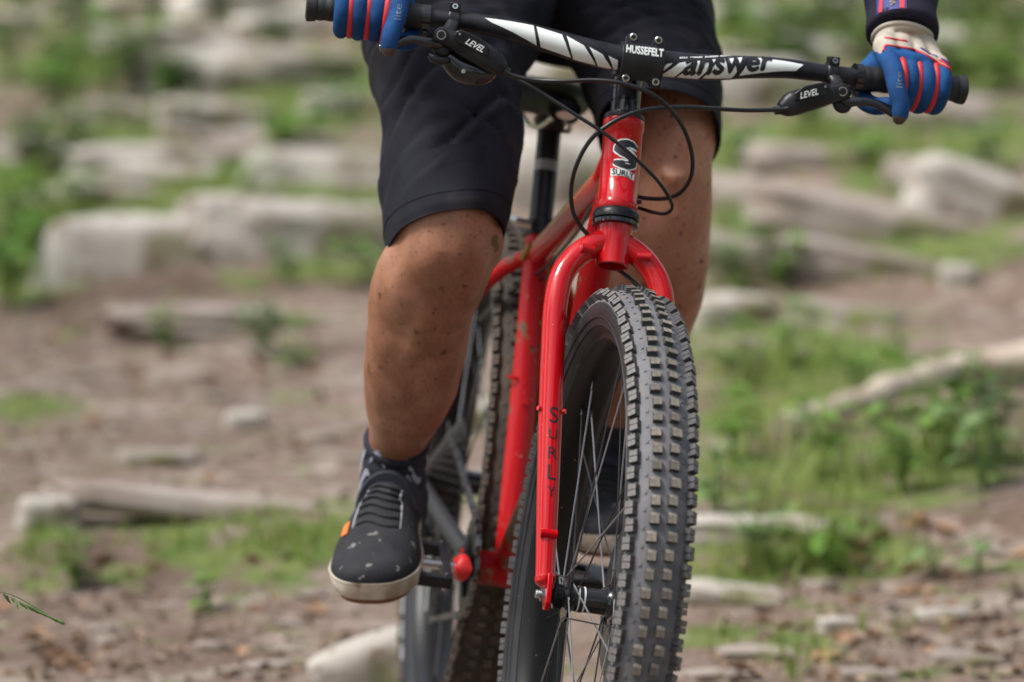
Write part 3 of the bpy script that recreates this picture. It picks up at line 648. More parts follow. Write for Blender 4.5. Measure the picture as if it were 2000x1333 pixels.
# ---------------------------------------------------------------- stem, spacers, handlebar
Yb = 0.205
def barY(px): 
    l = (px - 1250) * 0.000625; return Yb + 0.157 * l + max(abs(l) - 0.07, 0) * 0.125
BARP = [(604, 13, .0111), (700, 22, .0111), (820, 33, .0111), (890, 40.5, .0112), (940, 47, .0122), (1000, 60, .0138), (1080, 82, .0152), (1140, 99, .0158), (1190, 110.5, .0159), (1250, 119, .0159), (1310, 126.5, .0159), (1360, 131, .0158), (1410, 133, .0150), (1460, 132, .0138), (1530, 134, .0122), (1590, 141, .0112), (1660, 150, .0111), (1780, 164, .0111), (1884, 176.5, .0111)]
bar = crs([np.concatenate([PS(x, y, barY(x)), [r]]) for x, y, r in BARP], 260)
mb = MB(); tube(mb, bar[:, :3], bar[:, 3], n=28)
hb = obj('handlebar', mb, 'black_sat', W_S, bike, 60); tag(hb, 'wide black handlebar with white slashes and lettering')
def bar_at(px):
    xs = np.array([px_of(fromS(b[:3]))[0] for b in bar[::4]]); i = np.interp(px, xs, np.arange(0, 260, 4)); k = int(min(max(i, 0), 258)); t = i - k
    row = bar[k] * (1 - t) + bar[k + 1] * t; tg = nrm(bar[k + 1, :3] - bar[k, :3]); f = M_S.T @ np.array([0, -1.0, 0]); f = nrm(f - (f @ tg) * tg); up = nrm(np.cross(tg, f)); up = up if up @ U > 0 else -up
    return row[:3], row[3], tg, f, up
_bc = {}
def on_bar(px, v, off=0.00035):                     # v in -1..1 down..up the front of the bar
    k = round(px * 2); 
    if k not in _bc: _bc[k] = bar_at(k / 2)
    c, r, tg, f, up = _bc[k]; a = math.asin(max(-0.999, min(0.999, v))) 
    return c + (f * math.cos(a) + up * math.sin(a)) * (r + off)
def slash(*a):
    m_ = MB(); panel(m_, *a); obj('white_slash', m_, 'white', W_S, hb, 0)
def panel(mb, lo, hi, v0f, v1f, nx_=None, nv=9, off=0.00035):
    """white patch between x=lo(v) and x=hi(v); v0f/v1f give its lower/upper edge along s in 0..1"""
    nx_ = nx_ or 14; V = []
    for i in range(nx_ + 1):
        s = i / nx_
        for j in range(nv + 1):
            q = j / nv; v = v0f(s) * (1 - q) + v1f(s) * q
            V.append(on_bar(lo(q) * (1 - s) + hi(q) * s, v, off))
    mb.add(V, [(i * (nv + 1) + j, (i + 1) * (nv + 1) + j, (i + 1) * (nv + 1) + j + 1, i * (nv + 1) + j + 1) for i in range(nx_) for j in range(nv)])
# slashes left of the stem (image left): slanted, top end further out
slash(lambda q: 958 - 14 * q, lambda q: 1052 - 16 * q, lambda s: 0.3 - 0.95 * s, lambda s: 0.62 + 0.22 * s)
slash(lambda q: 1060 - 18 * q, lambda q: 1120 - 28 * q, lambda s: -0.68 - 0.12 * s, lambda s: 0.82 - 0.1 * s)
slash(lambda q: 1125 - 24 * q, lambda q: 1166 - 30 * q, lambda s: -0.86, lambda s: 0.72 - 0.35 * s)
slash(lambda q: 1170 - 24 * q, lambda q: 1197 - 26 * q, lambda s: -0.9, lambda s: 0.36 - 0.3 * s)
slash(lambda q: 1200 - 16 * q, lambda q: 1207 - 4 * q, lambda s: -0.9, lambda s: 0.02 - 0.2 * s, 4)
# slashes and word panel on the other side
slash(lambda q: 1288 + 10 * q, lambda q: 1293 + 16 * q, lambda s: -0.55, lambda s: 0.02 + 0.1 * s, 4)
slash(lambda q: 1290 + 32 * q, lambda q: 1316 + 34 * q, lambda s: -0.93, lambda s: 0.2 + 0.25 * s, 8)
slash(lambda q: 1322 + 34 * q, lambda q: 1362 + 30 * q, lambda s: -0.90, lambda s: 0.45 + 0.22 * s, 8)
slash(lambda q: 1369 + 28 * q, lambda q: 1424 + 30 * q, lambda s: -0.84, lambda s: 0.67 + 0.2 * s)
slash(lambda q: 1438 + 24 * q, lambda q: 1548 + 15 * q, lambda s: -0.70 + 0.55 * s, lambda s: 0.9 - 0.3 * s, 22)
tv, tf = text2d('answer', 0.25); bv, bf = bold(tv, tf, 0.012); mb = MB()
mb.add([on_bar(1418 + x * 172, max(-0.9, min(0.97, 0.12 + (y * 172 * 1.12) / 26 + 0.42 * (x + 0.12))), 0.0008 + z) for x, y, z in bv], bf)
obj('bar_lettering', mb, 'ink', W_S, hb, 0)
mb = MB()
for k in range(26):                                  # small print along the top edge
    if k in (4, 11, 19): continue
    x = 1322 + k * 4.1; v = 0.52 + 0.018 * k
    panel(mb, lambda q: x + q, lambda q: x + 2.4 + q, lambda s: v, lambda s: min(v + 0.11, 0.985), 1, 1, 0.0004)
obj('bar_lettering', mb, 'white', W_S, hb, 0)
# grips
for (a, b) in ((606, 838), (1668, 1880)):
    i0, i1 = [int(np.argmin([abs(px_of(fromS(r[:3]))[0] - x) for r in bar])) for x in (a, b)]
    mb = MB(); seg = bar[i0:i1 + 1]; kk = len(seg); rr = np.full(kk, 0.0152) + 0.0006 * (np.arange(kk) % 4 < 2)
    tube(mb, seg[:, :3], rr, n=24); gr = obj('grip', mb, 'rubber', W_S, hb, 30)
    oc, ic = (seg[0], seg[3]) if a < 1000 else (seg[-1], seg[-4])
    d = nrm(oc[:3] - ic[:3]); mb = MB(); tube(mb, [oc[:3] - d * 0.009, oc[:3] - d * 0.001, oc[:3] + d * 0.002, oc[:3] + d * 0.004], [0.0170, 0.0182, 0.0180, 0.0135], n=28); obj('bar_end_plug', mb, 'rubber', W_S, hb, 35)
    inn = seg[-1] if a < 1000 else seg[0]; d2 = nrm((seg[-4] if a < 1000 else seg[3])[:3] - inn[:3])
    mb = MB(); tube(mb, [inn[:3] - d2 * 0.001, inn[:3] + d2 * 0.008], [0.0170, 0.0170], n=28); tube(mb, [inn[:3] - N * 0.004 - U * 0.0185 + d2 * 0.004 - L * 0.003, inn[:3] - N * 0.004 - U * 0.0185 + d2 * 0.004 + L * 0.003], 0.0045, n=14)
    obj('lock_ring', mb, 'gloss', W_S, hb, 35)
# spacers + steerer
mb = MB(); t0 = HT1 + 0.0075
tube(mb, [sp(t0), sp(t0 + 0.0475)], [0.0172, 0.0172], n=32); stk = obj('spacer_stack', mb, 'gloss', W_S, bike, 40)
for a in (t0 + 0.001, t0 + 0.0165, t0 + 0.032):
    mb = MB(); tube(mb, [sp(a), sp(a + 0.0006), sp(a + 0.0142), sp(a + 0.0148)], [0.0174, 0.0181, 0.0181, 0.0174], n=32); obj('spacer', mb, 'gloss', W_S, stk, 40)
barc = bar_at(1250)[0]; bt = nrm(bar_at(1262)[0] - bar_at(1238)[0]); bf_ = nrm(M_S.T @ np.array([0.10, -1.0, -0.02])); bf_ = nrm(bf_ - (bf_ @ bt) * bt); bu = nrm(np.cross(bf_, bt)); bu = bu if bu @ U > 0 else -bu
SC = sp(t0 + 0.066); stem_mb = MB()
tube(stem_mb, [sp(t0 + 0.047), sp(t0 + 0.048), sp(t0 + 0.084), sp(t0 + 0.086)], [0.0195, 0.0205, 0.0205, 0.0185], n=32)
q = crs([np.concatenate([SC, [0.0175, 0.0185]]), np.concatenate([(SC + barc) / 2 + bu * 0.001, [0.0165, 0.0165]]), np.concatenate([barc - bf_ * 0.010, [0.0225, 0.0195]])], 8)
tube(stem_mb, q[:, :3], q[:, 3], q[:, 4], n=28, side=L)
tube(stem_mb, [barc - bt * 0.0255 - bf_ * 0.0015, barc + bt * 0.0255 - bf_ * 0.0015], 0.0205, n=32)
stem = obj('stem', stem_mb, 'black', W_S, bike, 40, bevel=0.001)
mb = MB(); c = SC - N * 0.0205
for dz in (-0.010, 0.010): tube(mb, [c + U * dz - L * 0.012, c + U * dz + L * 0.012], 0.0042, n=14)
obj('clamp_bolt', mb, 'silver', W_S, stem)
# face plate: curved sheet with two ears on top and two lower corners
def fp(s, v, h=0.0):
    """s across (m), v: height along the curved front (m)"""
    R = 0.036; a = max(-0.62, min(0.42, v / R)); ex = v - a * R
    return barc + bf_ * (0.0222 - R) + bt * s + (bf_ * math.cos(a) + bu * math.sin(a)) * (R + h) + (bu * math.cos(a) - bf_ * math.sin(a)) * ex
mb = MB(); ns, nv = 24, 26
def top_edge(s):
    x = abs(s); return 0.0155 if x < 0.0075 else (0.0155 + (x - 0.0075) / 0.004 * 0.0165 if x < 0.0115 else (0.032 if x < 0.021 else 0.032 - (x - 0.021) * 1.1))
def bot_edge(s):
    x = abs(s); return -0.0235 if x < 0.008 else (-0.0235 - (x - 0.008) / 0.004 * 0.0065 if x < 0.012 else -0.030)
V = [];
SS = np.linspace(-0.0258, 0.0258, ns + 1)
for lay in (0.0, 0.0042):
    for s in SS:
        b0, b1 = bot_edge(s), top_edge(s); w_ = 1 - 0.06 * 0
        for k in np.linspace(0, 1, nv + 1):
            v = b0 + (b1 - b0) * k; ss = s * (1 + (-0.10 * max(0, (v - 0.004) / 0.03))); V.append(fp(ss, v, lay))
K = nv + 1; n1 = (ns + 1) * K; Fc = []
for i in range(ns):
    for j in range(nv):
        a = i * K + j; Fc.append((n1 + a, n1 + a + K, n1 + a + K + 1, n1 + a + 1)); Fc.append((a, a + 1, a + K + 1, a + K))
for i in range(ns): a = i * K; Fc.append((a, a + K, n1 + a + K, n1 + a)); a = i * K + nv; Fc.append((a, n1 + a, n1 + a + K, a + K))
for j in range(nv): Fc.append((j, n1 + j, n1 + j + 1, j + 1)); a = ns * K + j; Fc.append((a, a + 1, n1 + a + 1, n1 + a))
mb.add(V, Fc); face = obj('face_plate', mb, 'black', W_S, stem, 35, bevel=0.0009)
for (s, v) in ((-0.0155, 0.0275), (0.0155, 0.0275), (-0.0185, -0.0225), (0.0185, -0.0225)):
    c = fp(s, v, 0.003); mb = MB()
    d = bf_
    tube(mb, [c - d * 0.004, c + d * 0.0015], 0.0058, n=20)
    mats_ = 'black'; obj('bolt_seat', mb, 'black', W_S, face, 40)
    mb = MB()                                         # socket head: ring with a hexagonal hole
    for r0, r1, z0, z1 in ((0.0047, 0.0047, 0.0, 0.0035), (0.0047, 0.0041, 0.0035, 0.0042), (0.0041, 0.0029, 0.0042, 0.0042)):
        tube(mb, [c + d * (0.001 + z0), c + d * (0.001 + z1 + 1e-5)], [r0, r1], n=24, cap=False)
    hx = 6
    tube(mb, [c + d * 0.0052, c + d * 0.002], [0.0029, 0.0027], n=6)
    obj('bolt', mb, 'silver', W_S, face, 40)
    mb = MB(); tube(mb, [c + d * 0.00523, c + d * 0.00526], [0.0026, 0.0026], n=6); obj('hex_socket', mb, 'ink', W_S, face, 0)
tv, tf = text2d('HUSSEFELT'); bv, bf = bold(tv, tf, 0.010); mb = MB()
mb.add([fp(x * 0.0455 * (1 if True else 1), 0.0115 + y * 0.058, 0.0046 + z) for x, y, z in bv], bf); obj('stem_lettering', mb, 'white', W_S, face, 0)

# ---------------------------------------------------------------- brake levers
_bx = np.array([b[0] for b in BARP]); _by = np.array([b[1] for b in BARP])
def LV(side, s, below, fwd):
    x = 1250 + side * s; return PS(x, np.interp(x, _bx, _by) + below, barY(x) - fwd)
CAMF = nrm(M_S.T @ np.array([0, -1.0, 0.0])); CAMR = nrm(M_S.T @ np.array([1.0, 0, 0])); CAMU = np.cross(CAMR, CAMF) * -1
PXM = 0.00063
def sup_loft(mb, rows, n=20, p=2.6):
    """rows: centre(3), half height, half depth; superellipse sections across the path, depth towards CAMF"""
    q = np.array(rows); ctr = q[:, :3]; tg = np.gradient(ctr, axis=0); rings = []
    for i in range(len(q)):
        t = nrm(tg[i]); d = nrm(CAMF - (CAMF @ t) * t); h = np.cross(d, t); ring = []
        for a in np.linspace(0, 2 * np.pi, n, endpoint=False):
            ca, sa_ = math.cos(a), math.sin(a); ring.append(ctr[i] + h * q[i, 3] * np.sign(ca) * abs(ca) ** (2 / p) + d * q[i, 4] * np.sign(sa_) * abs(sa_) ** (2 / p))
        rings.append(np.array(ring))
    return rings_mesh(mb, rings)
for side in (1, -1):
    lab = 'brake_lever'
    S0 = 0 if side > 0 else -8
    g = lambda s, b, f: LV(side, s + S0, b, f)
    rows = [(271, 80, .030, 4, .004), (274, 79, .030, 12, .009), (284, 75, .030, 19, .0115), (298, 67, .030, 24, .013), (320, 58, .030, 24, .0135), (350, 47, .030, 22, .013), (375, 38, .030, 19, .012), (392, 33, .030, 19, .011), (404, 32, .030, 14, .010), (410, 32, .030, 6, .007)]
    mb = MB(); q = crs([np.concatenate([g(s, b, f), [h * PXM, d]]) for s, b, f, h, d in rows], 26); sup_loft(mb, q, 24)
    lev = obj('brake_lever', mb, 'black', W_S, bike, 45)
    if side < 0: tag(lev, 'right hand brake lever with hose')
    # bar clamp
    c0, r0, tg, f0, u0 = bar_at(1250 + side * (372 + S0))
    mb = MB(); tube(mb, [c0 - tg * 0.0068, c0 - tg * 0.0062, c0 + tg * 0.0062, c0 + tg * 0.0068], [0.0135, 0.0145, 0.0145, 0.0135], n=32)
    q = crs([np.concatenate([c0 + f0 * 0.0125 - u0 * 0.002, [0.0072, 0.004]]), np.concatenate([c0 + f0 * 0.021 - u0 * 0.010 + tg * side * 0.003, [0.0085, 0.006]]), np.concatenate([g(384, 30, .030), [0.010, 0.0085]])], 8)
    tube(mb, q[:, :3], q[:, 3], q[:, 4], n=20, side=tg)
    box(mb, c0 + u0 * 0.0155 + f0 * 0.004, tg, f0, u0, 0.0135, 0.013, 0.012)
    cl_ = obj('bar_clamp', mb, 'black', W_S, lev, 40, bevel=0.0012); tag(cl_, None, kind='stuff') if False else None
    bd = nrm(f0 * 0.9 + u0 * 0.3); bc = c0 + u0 * 0.0165 + f0 * 0.0105
    mb = MB(); tube(mb, [bc - bd * 0.002, bc + bd * 0.0016], [0.0038, 0.0034], n=18); obj('clamp_bolt', mb, 'silver', W_S, lev)
    mb = MB(); tube(mb, [bc + bd * 0.0017, bc + bd * 0.00175], 0.0021, n=6); obj('hex_socket', mb, 'ink', W_S, lev, 0)
    # pivot disc
    pv = g(396, 31, .0415); mb = MB(); d = CAMF
    tube(mb, [pv - d * 0.004, pv + d * 0.0005, pv + d * 0.001], [0.0088, 0.0088, 0.0078], n=28); pd_ = obj('pivot_cap', mb, 'black', W_S, lev, 40)
    mb = MB(); tube(mb, [pv + d * 0.0005, pv + d * 0.0016], [0.0060, 0.0056], n=24); obj('pivot_ring', mb, 'silver', W_S, lev, 40)
    mb = MB(); tube(mb, [pv + d * 0.0012, pv + d * 0.0022], [0.0047, 0.0044], n=24); obj('pivot_bolt', mb, 'black', W_S, lev, 40)
    # reservoir cover plate with lettering
    ex = nrm(g(372, 34, .0436) - g(300, 61, .0436)); ey = nrm(np.cross(CAMF, ex)); ey = ey if ey @ U > 0 else -ey; cc = g(334, 41, .0430)
    pl = [(-0.023, -0.006), (0.018, -0.008), (0.025, -0.003), (0.025, 0.004), (0.020, 0.0085), (-0.006, 0.010), (-0.020, 0.0045)]
    mb = MB(); extrude_poly(mb, pl, cc, ex, ey, CAMF, 0.004); obj('reservoir_cover', mb, 'black', W_S, lev, 30, bevel=0.0014)
    mb = MB(); scw = cc + ex * 0.0195 + ey * 0.003 + CAMF * 0.002; tube(mb, [scw, scw + CAMF * 0.0008], [0.0036, 0.0032], n=20); obj('cover_screw', mb, 'black', W_S, lev)
    mb = MB(); tube(mb, [scw + CAMF * 0.0009, scw + CAMF * 0.00095], 0.0014, n=8); obj('hex_socket', mb, 'silver', W_S, lev, 0)
    tx = ex if ex @ CAMR > 0 else -ex; ty_ = ey
    tv, tf = text2d('LEVEL', 0.35); bv, bf = bold(tv, tf, 0.008); mb = MB()
    mb.add([cc - ex * 0.003 - ey * 0.0005 + tx * x * 0.0235 + ty_ * y * 0.0235 * 1.15 + CAMF * (0.00235 + z) for x, y, z in bv], bf); obj('lever_lettering', mb, 'white', W_S, lev, 0)
    # nose band of the body where the hose leaves
    mb = MB(); q = crs([np.concatenate([g(s, b, f), [h * PXM + 0.0004, d + 0.0004]]) for s, b, f, h, d in rows[1:4]], 8); sup_loft(mb, q, 24); obj('lever_nose', mb, 'black_sat', W_S, lev, 45)
    mb = MB(); a = g(277, 80, .030); b = g(263, 83, .030); tube(mb, [a, b], [0.0062, 0.0052], n=18); obj('hose_boot', mb, 'rubber', W_S, lev, 40)
    # blade
    q = crs([np.concatenate([g(s, b, f), [r, r2]]) for s, b, f, r, r2 in ((392, 44, .030, .0065, .006), (408, 50, .033, .0065, .005), (425, 47, .036, .0058, .0045), (452, 46, .038, .0052, .0042), (470, 50, .040, .0058, .0045), (488, 58, .043, .0062, .0045), (508, 66, .046, .0064, .0050), (516, 69, .047, .0050, .0040))], 24)
    mb = MB(); tube(mb, q[:, :3], q[:, 3], q[:, 4], n=16, side=U); obj('lever_blade', mb, 'gloss', W_S, lev, 50)
    mb = MB(); q = crs([np.concatenate([g(s, b, f), [r, r2]]) for s, b, f, r, r2 in ((378, 52, .027, .003, .004), (388, 58, .027, .0085, .006), (400, 60, .028, .0085, .006), (412, 54, .028, .003, .004))], 10); tube(mb, q[:, :3], q[:, 3], q[:, 4], n=16, side=U); obj('pivot_housing', mb, 'black_sat', W_S, lev, 45)
# shifter under the right hand lever
mb = MB(); q = crs([np.concatenate([LV(-1, s, b, f), [h * PXM, d]]) for s, b, f, h, d in ((385, 62, .018, 6, .006), (375, 72, .018, 18, .010), (350, 92, .018, 26, .014), (320, 98, .018, 26, .015), (295, 92, .018, 18, .012), (280, 86, .018, 6, .006))], 20)
sup_loft(mb, q, 20, 2.2); shf = obj('shifter', mb, 'gloss', W_S, bike, 45)
mb = MB(); q = crs([LV(-1, 375, 78, .030), LV(-1, 395, 82, .034), LV(-1, 412, 72, .034)], 8); tube(mb, q, [0.004, .0045, .005, .005, .005, .0055, .005, .003], n=12); obj('thumb_paddle', mb, 'black', W_S, shf)
mb = MB(); c = LV(-1, 345, 97, .0325); tube(mb, [c, c + CAMF * 0.0006], 0.003, n=5); obj('shifter_print', mb, 'grey_print', W_S, shf, 0)

# ---------------------------------------------------------------- hoses and cables
def cable(name, pts, r, label=None):
    q = crs([PS(x, y, Y) for x, y, Y in pts], 70); mb = MB(); tube(mb, q, r, n=12); o = obj(name, mb, 'hose', W_S, bike, 60)
    if label: tag(o, label)
    return o
cable('brake_hose', [(985, 139, .150), (1002, 148, .150), (1045, 157, .145), (1100, 159, .135), (1160, 157, .130), (1205, 161, .125), (1245, 172, .125), (1285, 192, .13), (1318, 224, .14), (1340, 262, .155), (1352, 305, .17), (1350, 345, .185), (1330, 376, .20), (1300, 388, .22), (1262, 388, .25), (1225, 383, .30), (1195, 400, .37)], 0.0027)
cable('shift_cable', [(988, 146, .165), (1010, 155, .16), (1060, 183, .15), (1120, 222, .14), (1185, 264, .135), (1240, 309, .135), (1285, 354, .145), (1308, 388, .16), (1313, 407, .175), (1300, 418, .19), (1275, 415, .21), (1248, 407, .24), (1215, 400, .30), (1190, 412, .38)], 0.0023)
cable('brake_hose', [(1540, 212, .205), (1518, 215, .205), (1460, 216, .195), (1400, 213, .185), (1345, 210, .175), (1290, 211, .16), (1240, 220, .15), (1195, 240, .145), (1155, 272, .145), (1128, 318, .15), (1116, 365, .16), (1118, 410, .17), (1132, 440, .18), (1150, 462, .185), (1155, 480, .19)], 0.0027)
cable('rear_brake_line', [(1250, 395, .24), (1205, 400, .30), (1175, 385, .34), (1150, 412, .40), (1132, 446, .48), (1104, 482, .58), (1066, 522, .72), (1005, 566, .83), (960, 600, .93), (936, 625, .99)], 0.0027)
cable('rear_shift_line', [(1240, 410, .25), (1200, 415, .33), (1168, 420, .36), (1150, 455, .42), (1128, 492, .50), (1098, 520, .60), (1060, 545, .75), (1015, 578, .85)], 0.0023)
cable('front_brake_line', [(1155, 480, .19), (1180, 500, .22), (1205, 525, .21), (1235, 548, .20), (1275, 590, .185)], 0.0027)

# ---------------------------------------------------------------- seatpost, saddle
mb = MB(); tube(mb, [STT - ST * 0.06, STT + ST * 0.145], 0.0158, n=28, side=L); post = obj('seatpost', mb, 'black', W_F, bike, 40)
mb = MB(); tube(mb, [STT + ST * 0.078, STT + ST * 0.092], 0.0160, n=28, side=L); obj('post_print', mb, 'grey_print', W_F, post, 40)
mb = MB(); tube(mb, [STT + ST * 0.132, STT + ST * 0.148, STT + ST * 0.162], [0.016, 0.023, 0.019], [0.016, 0.030, 0.030], n=24, side=L); obj('post_head', mb, 'black', W_F, post, 40)
mb = MB(); tube(mb, [STT - ST * 0.012, STT - ST * 0.011, STT + ST * 0.009, STT + ST * 0.010], [0.0185, 0.0215, 0.0215, 0.0185], n=28, side=L); clp = obj('seat_clamp', mb, 'black', W_F, bike, 40)
mb = MB(); c = STT - np.array([0.0, 0, 0]) - L * 0.02 + np.array([0.012, 0, 0.004]); tube(mb, [c + np.array([0.006, 0.006, 0]), c + np.array([0, -0.012, 0.002]), c + np.array([-0.02, -0.018, 0.004])], [0.006, 0.006, 0.004], n=12); obj('quick_release', mb, 'silver', W_F, clp, 40)
SD = STT + ST * 0.176
mb = MB(); rings = []
for x, hw, top, th in ((0.135, 0.014, -0.014, 0.014), (0.130, 0.020, -0.004, 0.026), (0.09, 0.021, 0.003, 0.034), (0.03, 0.027, 0.004, 0.04), (-0.03, 0.045, 0.005, 0.044), (-0.08, 0.066, 0.010, 0.05), (-0.12, 0.071, 0.014, 0.05), (-0.14, 0.060, 0.012, 0.04), (-0.146, 0.04, 0.006, 0.02)):
    ring = []
    for a in np.linspace(0, 2 * np.pi, 28, endpoint=False):
        ca, sa_ = math.cos(a), math.sin(a); ring.append(SD + np.array([x, hw * np.sign(ca) * abs(ca) ** 0.8, top + (0.012 * sa_ if sa_ > 0 else th * sa_ * (0.35 + 0.65 * abs(ca)))]))
    rings.append(np.array(ring))
rings_mesh(mb, rings); sad = obj('saddle', mb, 'saddle_black', W_F, bike, 50)
for s in (-1, 1):
    mb = MB(); q = crs([SD + np.array([0.11, s * 0.008, -0.012]), SD + np.array([0.06, s * 0.02, -0.034]), SD + np.array([-0.04, s * 0.022, -0.036]), SD + np.array([-0.12, s * 0.035, -0.008])], 14); tube(mb, q, 0.0035, n=10); obj('saddle_rail', mb, 'silver', W_F, sad)
mb = MB(); c = SD + np.array([0.131, 0, -0.010]); tube(mb, [c - np.array([0.004, 0, 0]), c + np.array([0.006, 0, -0.002])], [0.018, 0.013], [0.011, 0.006], n=20, side=L); obj('nose_highlight', mb, 'silver', W_F, sad, 50)  # silver cap standing in for the highlight on the saddle's nose

# ---------------------------------------------------------------- drivetrain
CA = rad(6)                                          # cranks level, right one ahead
FD = np.array([math.cos(CA), 0, math.sin(CA)]); FU = np.array([-math.sin(CA), 0, math.cos(CA)])
for s, nm in ((-1, 1), (1, -1)):
    d = FD * nm; tip = BB + d * 0.172 + L * s * 0.083; a0 = BB + L * s * 0.064
    mb = MB(); tube(mb, crs([np.concatenate([a0 - d * 0.014, [.010, .006]]), np.concatenate([a0, [.018, .009]]), np.concatenate([(a0 + tip) / 2 - L * s * 0.003, [.0135, .0075]]), np.concatenate([tip - d * 0.01, [.0135, .0085]])], 12)[:, :3], np.linspace(.017, .0135, 12), np.linspace(.009, .008, 12), n=18, side=FU)
    cyl(mb, BB + L * s * 0.03, a0 + L * s * 0.008, 0.013, n=20)
    ck = obj('crank_arm', mb, 'black', W_F, bike, 45)
    mb = MB(); tube(mb, crs([tip - d * 0.030, tip - d * 0.012, tip + d * 0.008, tip + d * 0.018], 10), [.0145, .0155, .0165, .0175, .018, .018, .0175, .0165, .014, .006], np.linspace(.0115, .0105, 10), n=20, side=FU); obj('crank_boot', mb, 'red_boot', W_F, ck, 50)
    pc = tip + L * s * 0.066; mb = MB(); cyl(mb, tip, pc + L * s * 0.04, 0.0065, n=16)
    ped = obj('pedal', mb, 'silver', W_F, bike, 40)
    mb = MB(); px_ = nrm(M_F.T @ (np.array([0.1, 0.93, 0.33]) if s < 0 else np.array([0, 1.0, 0.14]))); px_ = nrm(px_ - (px_ @ L) * L); pz_ = np.cross(px_, L); pz_ = pz_ if pz_[2] > 0 else -pz_
    for e in (-1, 1): box(mb, pc + px_ * e * 0.045, px_, L, pz_, 0.012, 0.098, 0.016)
    for e in (-1, 0, 1): box(mb, pc + L * e * 0.043, px_, L, pz_, 0.084, 0.012 if e else 0.022, 0.0162 if e else 0.018)
    tag(obj('pedal_platform', mb, 'black', W_F, ped, 30, bevel=0.0015), None, kind='stuff')
    for ex_ in (-1, 1):
        for ey_ in (-1, 0, 1):
            mb = MB(); c = pc + px_ * ex_ * 0.045 + L * ey_ * 0.04; cyl(mb, c - pz_ * 0.012, c + pz_ * 0.012, 0.002, n=8); obj('pedal_pin', mb, 'silver', W_F, ped, 30)
def cog(name, R, y, c, nteeth, mat, parent, th=0.0018, bore=0.012):
    mb = MB(); nn = nteeth * 4; o = []
    for i in range(nn):
        a = 2 * math.pi * i / nn; r = R + (0.0028 if i % 4 in (1, 2) else -0.0022); o.append((r * math.cos(a), r * math.sin(a)))
    b = [(bore * math.cos(2 * math.pi * i / nn), bore * math.sin(2 * math.pi * i / nn)) for i in range(nn)]
    V = []
    for yy in (-th / 2, th / 2):
        for pts_ in (o, b): V += [c + np.array([x, y + yy, z]) for x, z in pts_]
    f = []
    for i in range(nn):
        j = (i + 1) % nn
        f += [(i, j, nn + j, nn + i), (2 * nn + i, 3 * nn + i, 3 * nn + j, 2 * nn + j), (i, 2 * nn + i, 2 * nn + j, j), (nn + i, nn + j, 3 * nn + j, 3 * nn + i)]
    mb.add(V, f); return obj(name, mb, mat, W_F, parent, 30)
ring_ = cog('chainring', 0.0635, -0.050, BB, 32, 'black', bike, 0.0035, 0.030)
mb = MB()
for k in range(4):
    a = 2 * math.pi * k / 4 + 0.4; e = np.array([math.cos(a), 0, math.sin(a)]); tube(mb, [BB - L * 0.052 + e * 0.010, BB - L * 0.051 + e * 0.042], [0.009, 0.006], [.004, .003], n=12, side=L) 
tag(obj('spider', mb, 'black', W_F, ring_, 40), None, kind='stuff')
cas = None
for k in range(11):
    R = 0.0850 - 0.0058 * k - 0.0003 * k * k * 0.1; y = -0.0265 - 0.0037 * k
    o = cog('cassette' if k == 0 else 'sprocket', R, y, RH, max(11, int(R * 2 * math.pi / 0.0127)), 'cass' if k else 'chain', bike if k == 0 else cas)
    if k == 0: cas = o
# chain: links round the chainring and a middle sprocket, then the jockey wheels
Rc = 0.0620; y1 = -0.0385; chp = []
for a in np.linspace(rad(-95), rad(95), 22): chp.append(BB + np.array([0.0655 * math.cos(a), -0.050, 0.0655 * math.sin(a)]))
for a in np.linspace(rad(80), rad(265), 20): chp.append(RH + np.array([Rc * math.cos(a), y1, Rc * math.sin(a)]))
J1 = RH + np.array([0.022, y1, -0.088]); J2 = RH + np.array([0.070, y1, -0.165])
for a in np.linspace(rad(120), rad(10), 5): chp.append(J1 + 0.022 * np.array([math.cos(a), 0, math.sin(a)]))
for a in np.linspace(rad(190), rad(290), 6): chp.append(J2 + 0.022 * np.array([math.cos(a), 0, math.sin(a)]))
chp.append(chp[0]); q = crs(chp, 400); d = np.concatenate([[0], np.cumsum(np.linalg.norm(np.diff(q, axis=0), axis=1))]); nl = int(d[-1] / 0.0127)
mb = MB()
for k in range(nl):
    p0 = np.array([np.interp(k * d[-1] / nl, d, q[:, j]) for j in range(3)]); p1 = np.array([np.interp((k + 1) * d[-1] / nl, d, q[:, j]) for j in range(3)])
    t = nrm(p1 - p0); nn = np.cross(t, L); wy = 0.0072 if k % 2 else 0.0045
    box(mb, (p0 + p1) / 2, t, L, nn, 0.0155 if k % 2 else 0.011, wy, 0.0085 if k % 2 else 0.0065)
tag(obj('chain', mb, 'chain', W_F, bike, 0), None, kind='stuff')
mb = MB(); tube(mb, crs([RH + np.array([0.0, -0.078, -0.02]), RH + np.array([0.0, -0.085, -0.055]), J1 + np.array([0, -0.016, 0.01])], 10), [.008, .011, .013, .015, .015, .014, .013, .012, .011, .008], n=16); der = obj('derailleur', mb, 'black', W_F, bike, 45)
for e in (-0.011, 0.009):
    mb = MB(); tube(mb, [J1 + L * e - nrm(J2 - J1) * 0.018, J1 + L * e, J2 + L * e, J2 + L * e + nrm(J2 - J1) * 0.014], [.006, .011, .009, .005], [.0016] * 4, n=14, side=np.cross(L, nrm(J2 - J1))); obj('derailleur_cage', mb, 'silver' if e < 0 else 'black', W_F, der, 40)
for J in (J1, J2): cog('jockey_wheel', 0.020, 0, J, 11, 'rubber', der, 0.004, 0.004)

